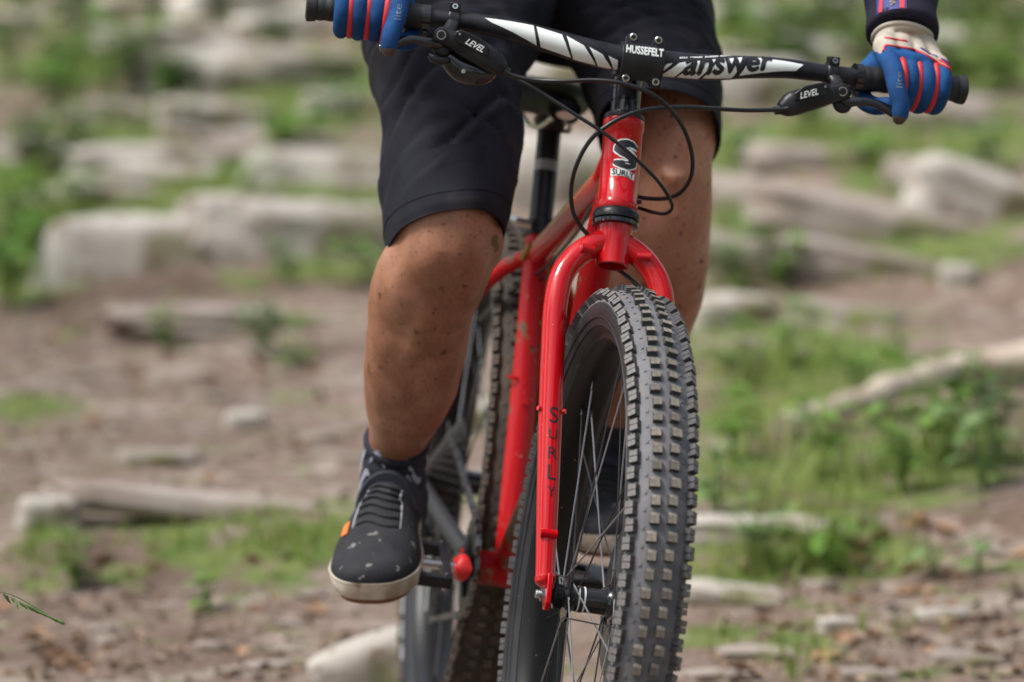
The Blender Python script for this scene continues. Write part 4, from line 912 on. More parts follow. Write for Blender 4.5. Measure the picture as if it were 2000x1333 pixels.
# ================================================================== RIDER
def world_scale(Y): return (6 + Y) / F_PX
def leg_rows(rows):
    """rows: (row, xl, xr, Y, depth) -> centre, half width, half depth in metres"""
    out = []
    for r, xl, xr, Y, dp in rows:
        c = P((xl + xr) / 2, r, Y); out.append(np.concatenate([c, [(xr - xl) / 2 * world_scale(Y), dp]]))
    return np.array(out)
R_LEG = leg_rows([(250, 780, 975, .60, .088), (350, 772, 975, .47, .082), (430, 762, 975, .405, .072), (492, 762, 972, .392, .062), (530, 744, 955, .400, .060), (567, 726, 940, .415, .058), (605, 717, 927, .437, .062), (660, 712, 917, .465, .066), (718, 711, 901, .497, .066), (770, 713, 883, .528, .060), (830, 716, 849, .565, .048), (872, 717, 829, .590, .042), (930, 712, 826, .605, .043), (985, 706, 830, .615, .046)])
L_LEG = leg_rows([(100, 1240, 1380, .84, .070), (180, 1245, 1396, .765, .066), (240, 1246, 1403, .71, .060), (300, 1250, 1394, .685, .056), (360, 1243, 1391, .685, .056), (420, 1232, 1391, .70, .060), (480, 1218, 1388, .725, .063), (550, 1196, 1374, .765, .063), (630, 1180, 1352, .81, .058), (710, 1168, 1310, .86, .048), (790, 1160, 1262, .91, .040), (860, 1154, 1254, .94, .040), (930, 1150, 1250, .955, .043)])
HIP = np.array([0.055, 0.93, 1.17])
body = MB()
for q, s in ((R_LEG, -1), (L_LEG, 1)):
    hipj = np.concatenate([HIP + np.array([s * 0.09, -0.02, -0.04]), [0.095, 0.10]])
    qq = crs(np.vstack([hipj, q]), 44); tube(body, qq[:, :3], qq[:, 3], qq[:, 4], n=30, side=(1, 0, 0))
# knee caps, shin edge, calf
for (x, y, Y, r) in ((838, 505, .345, .040), (1330, 275, .640, .036)):
    c = P(x, y, Y + 0.022); ellipsoid(body, c, np.array([[r, 0, 0], [0, r * 0.85, 0], [0, 0, r * 1.1]]))
c = P(925, 455, 0.40); ellipsoid(body, c, np.eye(3) * 0.034)
for pts_ in (((842, 570, .366, .019), (812, 680, .412, .019), (785, 800, .526, .015)), ((1318, 330, .63, .018), (1295, 450, .685, .020), (1240, 700, .835, .014))):
    q = crs([np.concatenate([P(x, y, Y), [r]]) for x, y, Y, r in pts_], 12); tube(body, q[:, :3], q[:, 3], n=14)
for (x, y, Y, ax_) in ((872, 640, .485, (.030, .034, .078)), (764, 690, .500, (.027, .036, .080)), (836, 552, .362, (.020, .016, .030)), (955, 470, .40, (.020, .03, .04)), (1345, 470, .72, (.030, .034, .075)), (1222, 520, .75, (.026, .034, .07))):
    ellipsoid(body, P(x, y, Y), np.diag(ax_))
tube(body, [HIP + np.array([-0.09, 0, -0.03]), HIP + np.array([0.09, 0, -0.03])], [0.11, 0.11], n=24)
CHEST = np.array([0.085, 0.62, 1.52]); NECK = np.array([0.09, 0.47, 1.66]); HEAD = np.array([0.095, 0.38, 1.80])
q = crs([np.concatenate([HIP, [.155, .11]]), np.concatenate([(HIP + CHEST) / 2 + np.array([0, 0.03, 0]), [.145, .10]]), np.concatenate([CHEST, [.17, .115]]), np.concatenate([NECK + np.array([0, 0.03, -0.03]), [.075, .07]]), np.concatenate([NECK, [.055, .055]]), np.concatenate([HEAD - np.array([0, 0.01, 0.06]), [.055, .06]])], 30)
tube(body, q[:, :3], q[:, 3], q[:, 4], n=30, side=(1, 0, 0))
ellipsoid(body, HEAD, np.array([[.076, 0, 0], [0, .095, 0], [0, 0, .118]]))
# face: nose, brows, chin, ears
FR = np.array([0, -1.0, 0])
ellipsoid(body, HEAD + np.array([0, -0.095, -0.012]), np.array([[.012, 0, 0], [0, .020, 0], [0, 0, .024]])); ellipsoid(body, HEAD + np.array([0, -0.072, -0.085]), np.array([[.030, 0, 0], [0, .024, 0], [0, 0, .024]]))
ellipsoid(body, HEAD + np.array([0, -0.082, 0.018]), np.array([[.050, 0, 0], [0, .012, 0], [0, 0, .010]])); ellipsoid(body, HEAD + np.array([0, -0.088, -0.052]), np.array([[.024, 0, 0], [0, .010, 0], [0, 0, .009]]))
for s in (-1, 1): ellipsoid(body, HEAD + np.array([s * 0.078, 0.0, -0.008]), np.array([[.010, 0, 0], [0, .018, 0], [0, 0, .030]]))
# hands live inside the gloves; hand frames on the grips
HANDS = {}
for s in (1, -1):
    c, r, tg, f, u = bar_at(1250 + s * 524); Wp = fromS(c); a = M_S @ tg * s
    ff = np.array([0, -1.0, -0.02]); ff = nrm(ff - (ff @ a) * a); uu = np.cross(a, ff); uu = uu if uu[2] > 0 else -uu
    HANDS[s] = (Wp, a, ff, uu)
def H(s, sa_, fo, up_): c, a, f, u = HANDS[s]; return c + a * sa_ + f * fo + u * up_
ARM = {}
for s in (1, -1):
    wr = H(s, 0.004, -0.046, 0.044); fa = H(s, 0.002, -0.075, 0.085)
    sh = CHEST + np.array([s * 0.185, -0.02, 0.04]); el = (sh + wr) / 2 + np.array([s * 0.15, 0.10, -0.02])
    ARM[s] = (wr, fa, el, sh)
    q = crs([np.concatenate([CHEST + np.array([s * 0.08, 0, 0.02]), [.075]]), np.concatenate([sh, [.062]]), np.concatenate([(sh + el) / 2, [.052]]), np.concatenate([el, [.044]]), np.concatenate([(el + fa) / 2, [.043]]), np.concatenate([fa, [.030]]), np.concatenate([wr, [.021]]), np.concatenate([H(s, 0.004, -0.016, 0.026), [.013]])], 36)
    tube(body, q[:, :3], q[:, 3], n=20)
    if s > 0: ARMQ = q
# feet: inside the shoes
SHOE = {-1: (P(744, 1116, .49), nrm((-0.12, -0.92, -0.37))), 1: (P(1190, 1062, .83), nrm((0.05, -0.985, -0.14)))}
for s in (-1, 1):
    ball, d = SHOE[s]; up = nrm(np.array([0, 0, 1.0]) - d[2] * d); an = (R_LEG if s < 0 else L_LEG)[-1][:3]
    q = crs([np.concatenate([an, [.036]]), np.concatenate([ball - d * 0.10 + up * 0.045, [.028]]), np.concatenate([ball - d * 0.03 + up * 0.032, [.024]]), np.concatenate([ball + d * 0.05 + up * 0.03, [.022]])], 12); tube(body, q[:, :3], q[:, 3], n=18, side=(1, 0, 0))
bme = remeshed(body, 0.0056, 4)
_nn = np.zeros(len(bme.vertices) * 3, np.float32); bme.vertices.foreach_get('normal', _nn); _nn = _nn.reshape(-1, 3).astype(float)
_cc = np.zeros(len(bme.vertices) * 3, np.float32); bme.vertices.foreach_get('co', _cc); _cc = _cc.reshape(-1, 3).astype(float)
for i_ in range(len(_cc)):                            # uneven muscle under the skin
    c = Vector(_cc[i_]); _cc[i_] = _cc[i_] + _nn[i_] * (0.0042 * noise.noise(Vector((c.x * 28, c.y * 28, c.z * 11))) + 0.0012 * noise.noise(Vector((c.x * 60, c.y * 60, c.z * 34))))
bme.vertices.foreach_set('co', _cc.astype(np.float32).ravel()); bme.update()
bme.materials.append(MT['skin']); bme.name = 'person'
_co = np.zeros(len(bme.vertices) * 3, np.float32); bme.vertices.foreach_get('co', _co); _co = _co.reshape(-1, 3)
_rl = np.clip((0.05 - _co[:, 0]) / 0.06, 0, 1); _lo = np.clip((0.98 - _co[:, 2]) / 0.25, 0, 1)
_dv = (_lo * (0.06 + 0.72 * _rl)).astype(np.float32); bme.attributes.new('dirt', 'FLOAT', 'POINT').data.foreach_set('value', _dv)  # right leg browner: mud plus shade put into the skin colour
foot = P(1000, 1500, .7); foot[2] = ground_z(foot[0], foot[1])
person = bpy.data.objects.new('person', bme); C.objects.link(person)
W_P = Matrix.Translation(foot); bme.transform(W_P.inverted()); person.matrix_basis = W_P; WORLD[person] = W_P
tag(person, 'rider in dark shorts, dark long sleeves, blue gloves and grey shoes standing on the pedals', 'person')
hm = MB(); hr = np.random.default_rng(5); bme.calc_loop_triangles(); pol = [(np.array(p.center[:]), np.array(p.normal[:])) for p in bme.polygons if 0.42 < p.center[2] + foot[2] < 0.98 and abs(p.normal[2]) < 0.8]
for k in range(9000):
    p = pol[int(hr.integers(len(pol)))]; c = p[0] + hr.normal(size=3) * .003; nn_ = p[1]; dn = nrm(np.array([hr.normal() * .5, hr.normal() * .3, -1.0]) + nn_ * .35); sv = nrm(np.cross(dn, nn_)) * .00017; l = hr.uniform(.006, .014)
    hm.add([c - nn_ * .002 - sv, c - nn_ * .002 + sv, c + dn * l], [(0, 1, 2)])
MT['hair'] = material('leg_hair', (0.05, 0.025, 0.012), 0.6)
tag(obj('leg_hair', hm, 'hair', W_P, person, 0), None, kind='stuff')
# helmet (above the picture)
mb = MB(); ellipsoid(mb, HEAD + np.array([0, 0.02, 0.055]), np.array([[.098, 0, 0], [0, .135, 0], [0, 0, .092]]), 18); obj('helmet', mb, 'black_sat', W_I, person, 60)

# ---------------------------------------------------------------- shorts
CREASES = [(0.34, .10, 2.6, .9, .010, .016), (0.44, .13, 2.2, .8, .009, .014), (0.55, .16, 1.9, .9, .010, .015), (0.60, -.12, 1.2, 1.0, .010, .014), (0.76, -.10, 1.0, 1.0, .008, .012), (0.72, .18, 2.4, .8, .010, .014), (0.80, .15, 1.5, 1.1, .008, .012), (0.50, -.15, .7, 1.0, .009, .015), (0.86, .12, 2.7, 1.0, .008, .012)]
def fold(p, k, seed):
    return noise.noise(Vector((p[0] * k + seed, p[1] * k * 0.6, p[2] * k * 0.8)))
def cloth_leg(rows, roll_, seed, n=88, m=70, inner=0.010):
    """rows hip->hem: centre, half width, half depth, ring tilt (front edge raised, radians)"""
    q = crs(rows, m); rings = []
    an = np.linspace(0, 2 * np.pi, n, endpoint=False)
    for i in range(m):
        c, rx, ry, tl = q[i, :3], q[i, 3], q[i, 4], q[i, 5]; f = i / (m - 1)
        rl = roll_ * max(0, (f - 0.55) / 0.45); X = nrm(np.array([1.0, 0, rl])); Yv = np.array([0, -math.cos(tl), math.sin(tl)]); ring = []
        for a in an:
            ca, sa_ = math.cos(a), math.sin(a); p = c + X * rx * np.sign(ca) * abs(ca) ** 0.9 + Yv * ry * np.sign(sa_) * abs(sa_) ** 0.9
            o = nrm(p - c)
            w1 = 0.010 * fold(p, 11, seed) + 0.005 * math.sin(52 * (p[2] + 0.55 * p[0] + 0.25 * noise.noise(Vector((p[0] * 6, p[1] * 6, seed)))) + 3 * fold(p, 5, seed + 4)) * (0.35 + 0.65 * fold(p, 8, seed + 2))
            w2 = 0.0050 * fold(p, 30, seed + 9)
            k = 1.0 if f < 0.75 else max(0.3, 1.0 - (f - 0.75) * 3.5)
            cr_ = 0.0
            for (f0, sl, a0, aw, dp, wd) in CREASES:
                u_ = f - f0 - sl * math.sin(a - a0) - 0.02 * noise.noise(Vector((a * 2.0, f0 * 9, seed))); g_ = math.exp(-(u_ / wd) ** 2) - 0.7 * math.exp(-((u_ - 2.1 * wd) / (1.5 * wd)) ** 2); cr_ -= dp * g_ * max(0.0, math.cos((a - a0) * aw)) if abs(a - a0) * aw < 1.57 else 0.0
            ring.append(p + o * ((w1 + w2) * k + cr_ * max(0.0, min(1.0, (0.93 - f) / 0.10)) * (1.0 if seed < 5 else 0.6)))
        rings.append(np.array(ring))
    # hem: stitched band then turned under and up inside
    c = rings[-1].mean(0); ax = nrm(rings[-1].mean(0) - rings[-4].mean(0))
    e0 = rings[-1] + ax * 0.0018; e1 = c + (rings[-1] - c) * 0.965 + ax * 0.0012; e2 = c + (rings[-1] - c) * 0.95 - ax * 0.02; e3 = c + (rings[-1] - c) * 0.93 - ax * 0.09
    return rings + [e0, e1, e2, e3], rings
def srow(r, xl, xr, Y, dp, tl):
    c = P((xl + xr) / 2, r, Y); return np.concatenate([c, [(xr - xl) / 2 * world_scale(Y), dp, tl]])
RS = [srow(-70, 830, 1120, .85, .125, .3), srow(0, 705, 1092, .72, .125, .35), srow(75, 712, 1058, .64, .118, .35), (srow(130, 722, 1034, .58, .112, .35)), srow(200, 734, 1014, .53, .106, .36), srow(300, 744, 1010, .475, .098, .38), srow(400, 747, 1003, .43, .092, .42), srow(462, 752, 990, .405, .090, .52), srow(478, 754, 986, .402, .089, .55)]
LS = [srow(-70, 1060, 1375, .90, .125, .3), srow(0, 1062, 1394, .83, .122, .4), srow(60, 1085, 1403, .79, .115, .45), srow(130, 1118, 1407, .745, .108, .5), srow(200, 1148, 1409, .700, .108, .55), srow(250, 1163, 1409, .675, .105, .6), srow(262, 1165, 1408, .670, .104, .62)]
mb = MB()
for rows, seed in ((RS, 1.3), (LS, 7.7)):
    rg, _ = cloth_leg(rows, 0.20 if seed < 5 else -0.06, seed); rings_mesh(mb, rg, cap=True)
# seat / lap
q = crs([srow(-190, 905, 1330, .95, .13, 0)[:5], srow(-110, 880, 1370, .93, .16, 0)[:5], srow(-40, 900, 1385, .89, .17, 0)[:5], srow(20, 960, 1330, .86, .15, 0)[:5], srow(62, 1010, 1240, .85, .10, 0)[:5], srow(85, 1060, 1160, .85, .04, 0)[:5]], 24)
tube(mb, q[:, :3], q[:, 3], q[:, 4], n=48, side=(1, 0, 0))
sh_o = obj('shorts', mb, 'shorts', W_I, person, 70); sh_o['kind'] = 'stuff'; del sh_o['kind']
# hem stitching
for rows, seed in ((RS, 1.3), (LS, 7.7)):
    rg, body_r = cloth_leg(rows, 0.20 if seed < 5 else -0.06, seed); r_ = body_r[-5]; c = r_.mean(0); mb = MB(); tube(mb, c + (r_ - c) * 1.002, 0.0007, n=5, closed=True); obj('hem_seam', mb, 'shorts', W_I, sh_o, 60)

# ---------------------------------------------------------------- jersey
mb = MB()
q = crs([np.concatenate([HIP + np.array([0, 0.0, 0.02]), [.182, .145]]), np.concatenate([(HIP + CHEST) / 2 + np.array([0, 0.02, 0]), [.178, .135]]), np.concatenate([CHEST, [.195, .14]]), np.concatenate([NECK + np.array([0, 0.035, -0.045]), [.085, .08]])], 26); tube(mb, q[:, :3], q[:, 3], q[:, 4], n=36, side=(1, 0, 0))
for s in (1, -1):
    wr, fa, el, sh = ARM[s]
    cuff = H(s, 0.004, -0.055, 0.0580)
    q = crs([np.concatenate([CHEST + np.array([s * 0.09, 0, 0.02]), [.09]]), np.concatenate([sh, [.076]]), np.concatenate([(sh + el) / 2, [.068]]), np.concatenate([el, [.060]]), np.concatenate([(el + fa) / 2, [.056]]), np.concatenate([fa + (el - fa) * 0.12, [.0475]]), np.concatenate([cuff, [.0450]])], 50)
    wv = [0.0016 * math.sin(i * 1.7) + 0.0012 * math.sin(i * 0.9 + 1) for i in range(50)]
    tube(mb, q[:, :3], q[:, 3] + np.array(wv), n=32)
    if s > 0: SLV = q
jme = remeshed(mb, 0.0055, 5); jme.materials.append(MT['jersey']); jme.name = 'jersey'; jer = link('jersey', jme, W_I, person)
# sleeve strip on the rider's left cuff: blue band with red edges and a pale script
cuff = SLV[-1][:3]; up_ = nrm(SLV[-8][:3] - cuff); fr_ = np.array([0, -1.0, 0]); fr_ = nrm(fr_ - (fr_ @ up_) * up_); si_ = nrm(np.cross(fr_, up_)); si_ = si_ if si_[0] > 0 else -si_
def on_sleeve(u, ang, off=0.0012):
    c = cuff + up_ * u; r = float(np.interp(u, [0, 0.12], [0.0450, 0.0490])); return c + (fr_ * math.cos(ang) + si_ * math.sin(ang)) * (r + off)
def sleeve_strip(name, a0, a1, u0, u1, off, mat, wav=0.0):
    mb = MB(); V = []
    for i in range(25):
        u = u0 + (u1 - u0) * i / 24; sft = wav * math.exp(-((u - 0.035) / 0.012) ** 2)
        for k in range(7): V.append(on_sleeve(u, a0 + (a1 - a0) * k / 6 + sft, off))
    mb.add(V, [(i * 7 + j, i * 7 + j + 1, (i + 1) * 7 + j + 1, (i + 1) * 7 + j) for i in range(24) for j in range(6)]); return obj(name, mb, mat, W_I, jer, 60)
sleeve_strip('sleeve_band', -0.88, -0.02, 0.002, 0.13, 0.0014, 's_blue')
sleeve_strip('red_edge', -0.80, -0.68, 0.002, 0.13, 0.0022, 'g_red', 0.10)
sleeve_strip('red_edge', -0.20, -0.07, 0.002, 0.13, 0.0022, 'g_red')
mb = MB(); q = []
for i in range(60):
    t = i / 59; q.append(on_sleeve(0.008 + 0.034 * t, -0.38 - 0.10 * math.sin(t * 44) * (0.55 + 0.45 * math.sin(t * 7)), 0.0022))
tube(mb, q, 0.0008, n=5); obj('sleeve_script', mb, 'g_cream', W_I, jer, 60)

# ---------------------------------------------------------------- gloves
def glove(s):
    fingers = [(-0.033, -0.026, .0118), (-0.008, -0.0055, .0114), (0.0145, 0.0145, .0110), (0.0365, 0.0345, .0102)]
    mb = MB(); arcs = []
    for k, (s0, s1, r) in enumerate(fingers):
        rho = 0.0262 if k else 0.0275
        if k == 0:
            pts_ = [(s0 + .004, -0.012, 0.030, r + .0015), (s0, 0.010, 0.027, r + .001), (s0 + .001, 0.030, 0.014, r + .0005), (s0 + .003, 0.044, -0.006, r), (s1 + .001, 0.051, -0.024, r - .0005), (s1 + .002, 0.052, -0.038, r - .0012), (s1 + .002, 0.050, -0.0425, r - .003)]
        else:
            pts_ = []
            for al in (118, 85, 55, 25, -5, -35, -65, -95, -125):
                t = (118 - al) / 243; sq = 1.06 if abs(al - 10) < 40 else 1.0
                pts_.append((s0 + (s1 - s0) * t, rho * sq * math.cos(rad(al)), rho * sq * math.sin(rad(al)) + (0.002 if al > 60 else 0), r + (.0014 if al > 60 else 0) - (0.0012 if al < -80 else 0)))
        q = crs([np.concatenate([H(s, a, b, c), [rr]]) for a, b, c, rr in pts_], 30); tube(mb, q[:, :3], q[:, 3], n=18)
        ellipsoid(mb, q[-1, :3], np.eye(3) * q[-1, 3], 8); 
        # back of the hand
        m0 = pts_[0]; q = crs([np.concatenate([H(s, m0[0], 0.004, m0[2] - .003), [.0135]]), np.concatenate([H(s, m0[0] * 0.92, -0.022, 0.040 - 0.010 * max(k - 1, 0) * 0.5), [.0165]]), np.concatenate([H(s, m0[0] * 0.68 + 0.004, -0.046, 0.047), [.0175]])], 10); tube(mb, q[:, :3], q[:, 3], n=16)
    q = crs([np.concatenate([H(s, a, b, c), [rr]]) for a, b, c, rr in ((-0.032, 0.010, 0.0265, .0118), (-0.006, 0.0095, 0.0275, .0118), (0.0145, 0.008, 0.0275, .0112), (0.036, 0.004, 0.0265, .0105))], 12); tube(mb, q[:, :3], q[:, 3], n=16)
    q = crs([np.concatenate([H(s, 0.003, -0.030, 0.036), [.030, .017]]), np.concatenate([H(s, 0.004, -0.046, 0.046), [.030, .021]]), np.concatenate([H(s, 0.004, -0.050, 0.050), [.0345, .0285]]), np.concatenate([H(s, 0.004, -0.054, 0.055), [.0365, .0300]])], 10); tube(mb, q[:, :3], q[:, 3], q[:, 4], n=24, side=HANDS[s][1])
    ellipsoid(mb, H(s, 0.0, -0.032, 0.018), np.array([HANDS[s][1] * 0.042, HANDS[s][2] * 0.020, HANDS[s][3] * 0.026]))
    q = crs([np.concatenate([H(s, a, b, c), [rr]]) for a, b, c, rr in ((-0.024, -0.040, 0.024, .017), (-0.044, -0.034, 0.002, .0145), (-0.052, -0.018, -0.022, .0125), (-0.044, 0.006, -0.032, .0115), (-0.030, 0.022, -0.029, .0105))], 20); tube(mb, q[:, :3], q[:, 3], n=16); ellipsoid(mb, q[-1, :3], np.eye(3) * q[-1, 3], 8)
    me = remeshed(mb, 0.0019, 5); me.name = 'glove'
    for m in ('g_blue', 'g_cream', 'g_palm'): me.materials.append(MT[m])
    c, a, f, u = HANDS[s]
    lx = np.array([-0.06, -0.05, -0.035, 0.004, 0.055, 0.07]); lw = np.array([0.016, 0.026, 0.0435, 0.0420, 0.0165, 0.009])
    mi = []
    for p in me.polygons:
        d = np.array(p.center[:]) - c; ss, ff, ww = d @ a, d @ f, d @ u
        k = 0
        if ww > np.interp(ss, lx, lw) and ff < 0.03: k = 1
        if (ss < -0.012 and ff > 0.028 and ww < -0.0405) : k = 2
        if ff < -0.012 and ww < 0.012: k = 2
        mi.append(k)
    me.polygons.foreach_set('material_index', mi)
    g = link('glove', me, W_I, person)
    # red gussets between fingers and piping across the knuckles
    mids = [(-0.0195, -0.0155), (0.0035, 0.0045), (0.0258, 0.0245)]
    for k, (s0, s1) in enumerate(mids):
        pts_ = []
        for i, al in enumerate(np.linspace(62, -82, 16)):
            rr = (0.0328 if k else 0.0352) + (0.003 * math.sin(math.pi * i / 15) if k == 0 else 0); pts_.append(H(s, s0 + (s1 - s0) * i / 15, rr * math.cos(rad(al)), rr * math.sin(rad(al))))
        m2 = MB(); tube(m2, pts_, [0.0014] + [0.0030] * 14 + [0.0014], [0.0014] + [0.0040] * 14 + [0.0014], n=10); obj('red_gusset', m2, 'g_red', W_I, g, 60)
    from mathutils.bvhtree import BVHTree
    bv_ = BVHTree.FromPolygons([v.co[:] for v in me.vertices], [tuple(p.vertices) for p in me.polygons])
    pts_ = []
    for ss in np.linspace(-0.050, 0.052, 40):
        ww = float(np.interp(ss, lx, lw)); o = H(s, ss, 0.2, ww); h = bv_.ray_cast(Vector(o), Vector(-f))
        if h[0] is not None and (h[0] - Vector(o)).length < 0.26: pts_.append(np.array(h[0][:]))
    if len(pts_) > 5:
        m2 = MB(); tube(m2, crs(pts_, 50), 0.0017, n=8); obj('red_piping', m2, 'g_red', W_I, g, 60)
    for k_, (sa0, sa1, dw, mt_) in enumerate(((0.012, 0.030, .007, 's_blue'), (0.030, 0.050, .0045, 'g_red'), (0.033, 0.049, .0075, 's_blue'), (-0.034, -0.004, .0085, 'g_red'))):
        pts_ = []
        for ss in np.linspace(sa0, sa1, 10):
            o = H(s, ss, 0.2, float(np.interp(ss, lx, lw)) + dw); h = bv_.ray_cast(Vector(o), Vector(-f))
            if h[0] is not None and (h[0] - Vector(o)).length < 0.28: pts_.append(np.array(h[0][:]))
        if len(pts_) > 4: m2 = MB(); tube(m2, crs(pts_, 14), [.0006] + [.0016] * 12 + [.0006], n=8); obj('cuff_mark', m2, mt_, W_I, g, 60)
    # cuff roll
    m2 = MB(); cc = H(s, 0.004, -0.054, 0.0550); ax_ = nrm(H(s, 0.004, -0.056, 0.060) - H(s, 0.004, -0.046, 0.046)); e1 = nrm(a - (a @ ax_) * ax_); e2 = np.cross(ax_, e1)
    tube(m2, [cc + e1 * 0.0370 * math.cos(t) + e2 * 0.0305 * math.sin(t) + ax_ * 0.002 * math.sin(2 * t) for t in np.linspace(0, 2 * np.pi, 40, endpoint=False)], 0.0028, n=10, closed=True); obj('cuff_roll', m2, 'g_cream', W_I, g, 60)
    # word on the first finger
    tv, tf = text2d('lite'); m2 = MB(); V = []
    for x, y in tv:
        o = H(s, -0.031 - y * 0.012 * -1 * (1 if True else 1) * 0 + (-y if s > 0 else -y) * -0.014 * (1 if s > 0 else -1) * -1, 0.2, 0.004 + x * 0.019); h = bv_.ray_cast(Vector(o), Vector(-f)); V.append(np.array(h[0][:]) + f * 0.0006 if h[0] is not None else o * 0 + H(s, -0.031, 0.045, 0))
    m2.add(V, tf); obj('glove_lettering', m2, 'worn_print', W_I, g, 0)
    return g
for s in (1, -1): glove(s)

# ---------------------------------------------------------------- socks and shoes
for s, q0, rtop in ((-1, R_LEG, 858), (1, L_LEG, 800)):
    ball, d = SHOE[s]; up = nrm(np.array([0, 0, 1.0]) - d[2] * d); sd_ = np.cross(d, up); sd_ = sd_ if sd_[0] > 0 else -sd_
    qq = crs(q0, 60); rows_px = np.array([px_of(r[:3])[1] for r in qq]); qs = qq[rows_px > rtop]; 
    m2 = MB(); q = crs(np.vstack([qs, np.concatenate([ball - d * 0.070 + up * 0.046, [.036, .050]])]), 34)
    grow = 0.0045 + 0.0012 * np.sin(np.arange(34) * 1.3); grow[0] = 0.003
    tube(m2, q[:, :3], q[:, 3] + grow, q[:, 4] + grow, n=36, side=(1, 0, 0)); sk = obj('sock', m2, 'sock', W_I, person, 60)
    # pale pattern round the sock
    for k in range(11):
        m2 = MB(); i = 3 + (k * 5) % 11; a0 = -0.2 + k * 0.62 + 0.3 * math.sin(k * 2.3); V = []; nn = 9
        for j in range(nn):
            t = j / (nn - 1); a = a0 + 0.55 * t; ii = min(max(i + 3.2 * math.sin(t * 3 + k), 0), 32); b = q[int(ii)] * (1 - ii % 1) + q[int(ii) + 1] * (ii % 1); hw = 0.0060 * math.sin(math.pi * (0.12 + 0.76 * t))
            tgd = nrm(q[int(ii) + 1][:3] - q[int(ii)][:3])
            for e in (-1, 1): V.append(b[:3] + np.array([1.0, 0, 0]) * (b[3] + 0.0066) * math.cos(a) + np.array([0, -1.0, 0]) * (b[4] + 0.0066) * math.sin(a) + tgd * hw * e)
        m2.add(V, [(2 * j, 2 * j + 2, 2 * j + 3, 2 * j + 1) for j in range(nn - 1)]); obj('sock_pattern', m2, 'sockw', W_I, sk, 60)
    # shoe: outline of the sole, rubber wall, upper
    T = [(-0.195, .018), (-0.190, .026), (-0.175, .034), (-0.14, .038), (-0.09, .038), (-0.04, .045), (0.0, .0535), (0.035, .0560), (0.060, .0530), (0.082, .0430), (0.095, .029), (0.1005, .012)]
    tt = crs([(a, b, 0) for a, b in T], 40)
    def sole_ring(z, k, toe=0.0):
        L_, R_ = [], []
        for t, hw, _ in tt: 
            b = ball + d * (t * (1 + 0.02 * (k - 1)) + 0.004 * (k - 1)) + up * (z + 0.005 * max(0, t - 0.03) / 0.07)
            L_.append(b - sd_ * hw * k); R_.append(b + sd_ * hw * k)
        return np.array(L_ + R_[::-1])
    m2 = MB(); rings_mesh(m2, [sole_ring(0.006, 0.95), sole_ring(0.008, 1.0), sole_ring(0.016, 1.03), sole_ring(0.025, 1.045), sole_ring(0.0265, 1.03)]); so_parent = None
    up_mb = MB(); rings = []
    hts = crs([(-0.195, .04, 0), (-0.18, .054, 0), (-0.13, .056, 0), (-0.085, .060, 0), (-0.04, .060, 0), (0.0, .050, 0), (0.04, .036, 0), (0.07, .026, 0), (0.09, .017, 0), (0.1005, .006, 0)], 40)
    for (t, hw, _), (t2, h, _) in zip(tt, hts):
        ring = []; c = ball + d * t + up * (0.026 + 0.005 * max(0, t - 0.03) / 0.07); op = t < -0.05
        for a in np.linspace(0, 2 * np.pi, 36, endpoint=False):
            ca, sa_ = math.cos(a), math.sin(a); w_ = hw * (1.0 - (0.28 if t < -0.04 else 0.10) * max(sa_, 0) ** 2)
            ring.append(c + sd_ * w_ * np.sign(ca) * abs(ca) ** 0.75 + up * (h * max(sa_, 0) ** 0.85 if sa_ > 0 else 0.004 * sa_))
        rings.append(np.array(ring))
    rings_mesh(up_mb, rings); shoe = obj('shoe', up_mb, 'shoe', W_I, person, 60)
    obj('sole', m2, 'sole', W_I, shoe, 50)
    m2 = MB(); rings_mesh(m2, [sole_ring(0.000, 0.86), sole_ring(0.0065, 0.925)]); obj('outsole', m2, 'gum', W_I, shoe, 50)
    m2 = MB(); rings_mesh(m2, [sole_ring(0.0255, 1.048), sole_ring(0.0272, 1.056), sole_ring(0.0288, 1.046), sole_ring(0.0293, 1.01)], cap=False); obj('foxing_stripe', m2, 'sole', W_I, shoe, 50)
    def on_upper(t, x, off):                         # t along the foot, x across -1..1
        hw = np.interp(t, tt[:, 0], tt[:, 1]); h = np.interp(t, hts[:, 0], hts[:, 1]); c = ball + d * t + up * (0.026 + 0.005 * max(0, t - 0.03) / 0.07)
        a = math.acos(max(-1, min(1, np.sign(x) * abs(x) ** (1 / 0.75)))); sa_ = math.sin(a); ca = math.cos(a); w_ = hw * (1.0 - (0.28 if t < -0.04 else 0.10) * sa_ ** 2)
        return c + sd_ * w_ * np.sign(ca) * abs(ca) ** 0.75 + up * h * sa_ ** 0.85 + up * off
    for k in range(6):
        t = -0.066 + k * 0.0155; m2 = MB(); tube(m2, [on_upper(t + 0.004 * math.sin(3 * x), x * (0.62 - 0.02 * k), 0.0022) for x in np.linspace(-1, 1, 11)], 0.0030, n=8); obj('lace', m2, 'lace', W_I, shoe, 60)
    for e in (-1, 1):
        m2 = MB(); tube(m2, [on_upper(-0.072 + 0.1 * t, e * (0.66 - 0.08 * t), 0.001) for t in np.linspace(0, 1, 12)], 0.0013, n=6); obj('eyestay_seam', m2, 'grey_print', W_I, shoe, 60)
    m2 = MB(); V = []
    for t in np.linspace(0.000, 0.022, 5):
        for x in np.linspace(-0.80, -0.66, 4): V.append(on_upper(t, x, 0.0030) - sd_ * 0.0022)
    m2.add(V, [(i * 4 + j, i * 4 + j + 1, (i + 1) * 4 + j + 1, (i + 1) * 4 + j) for i in range(4) for j in range(3)]); obj('orange_tag', m2, 'orange', W_I, shoe, 60)

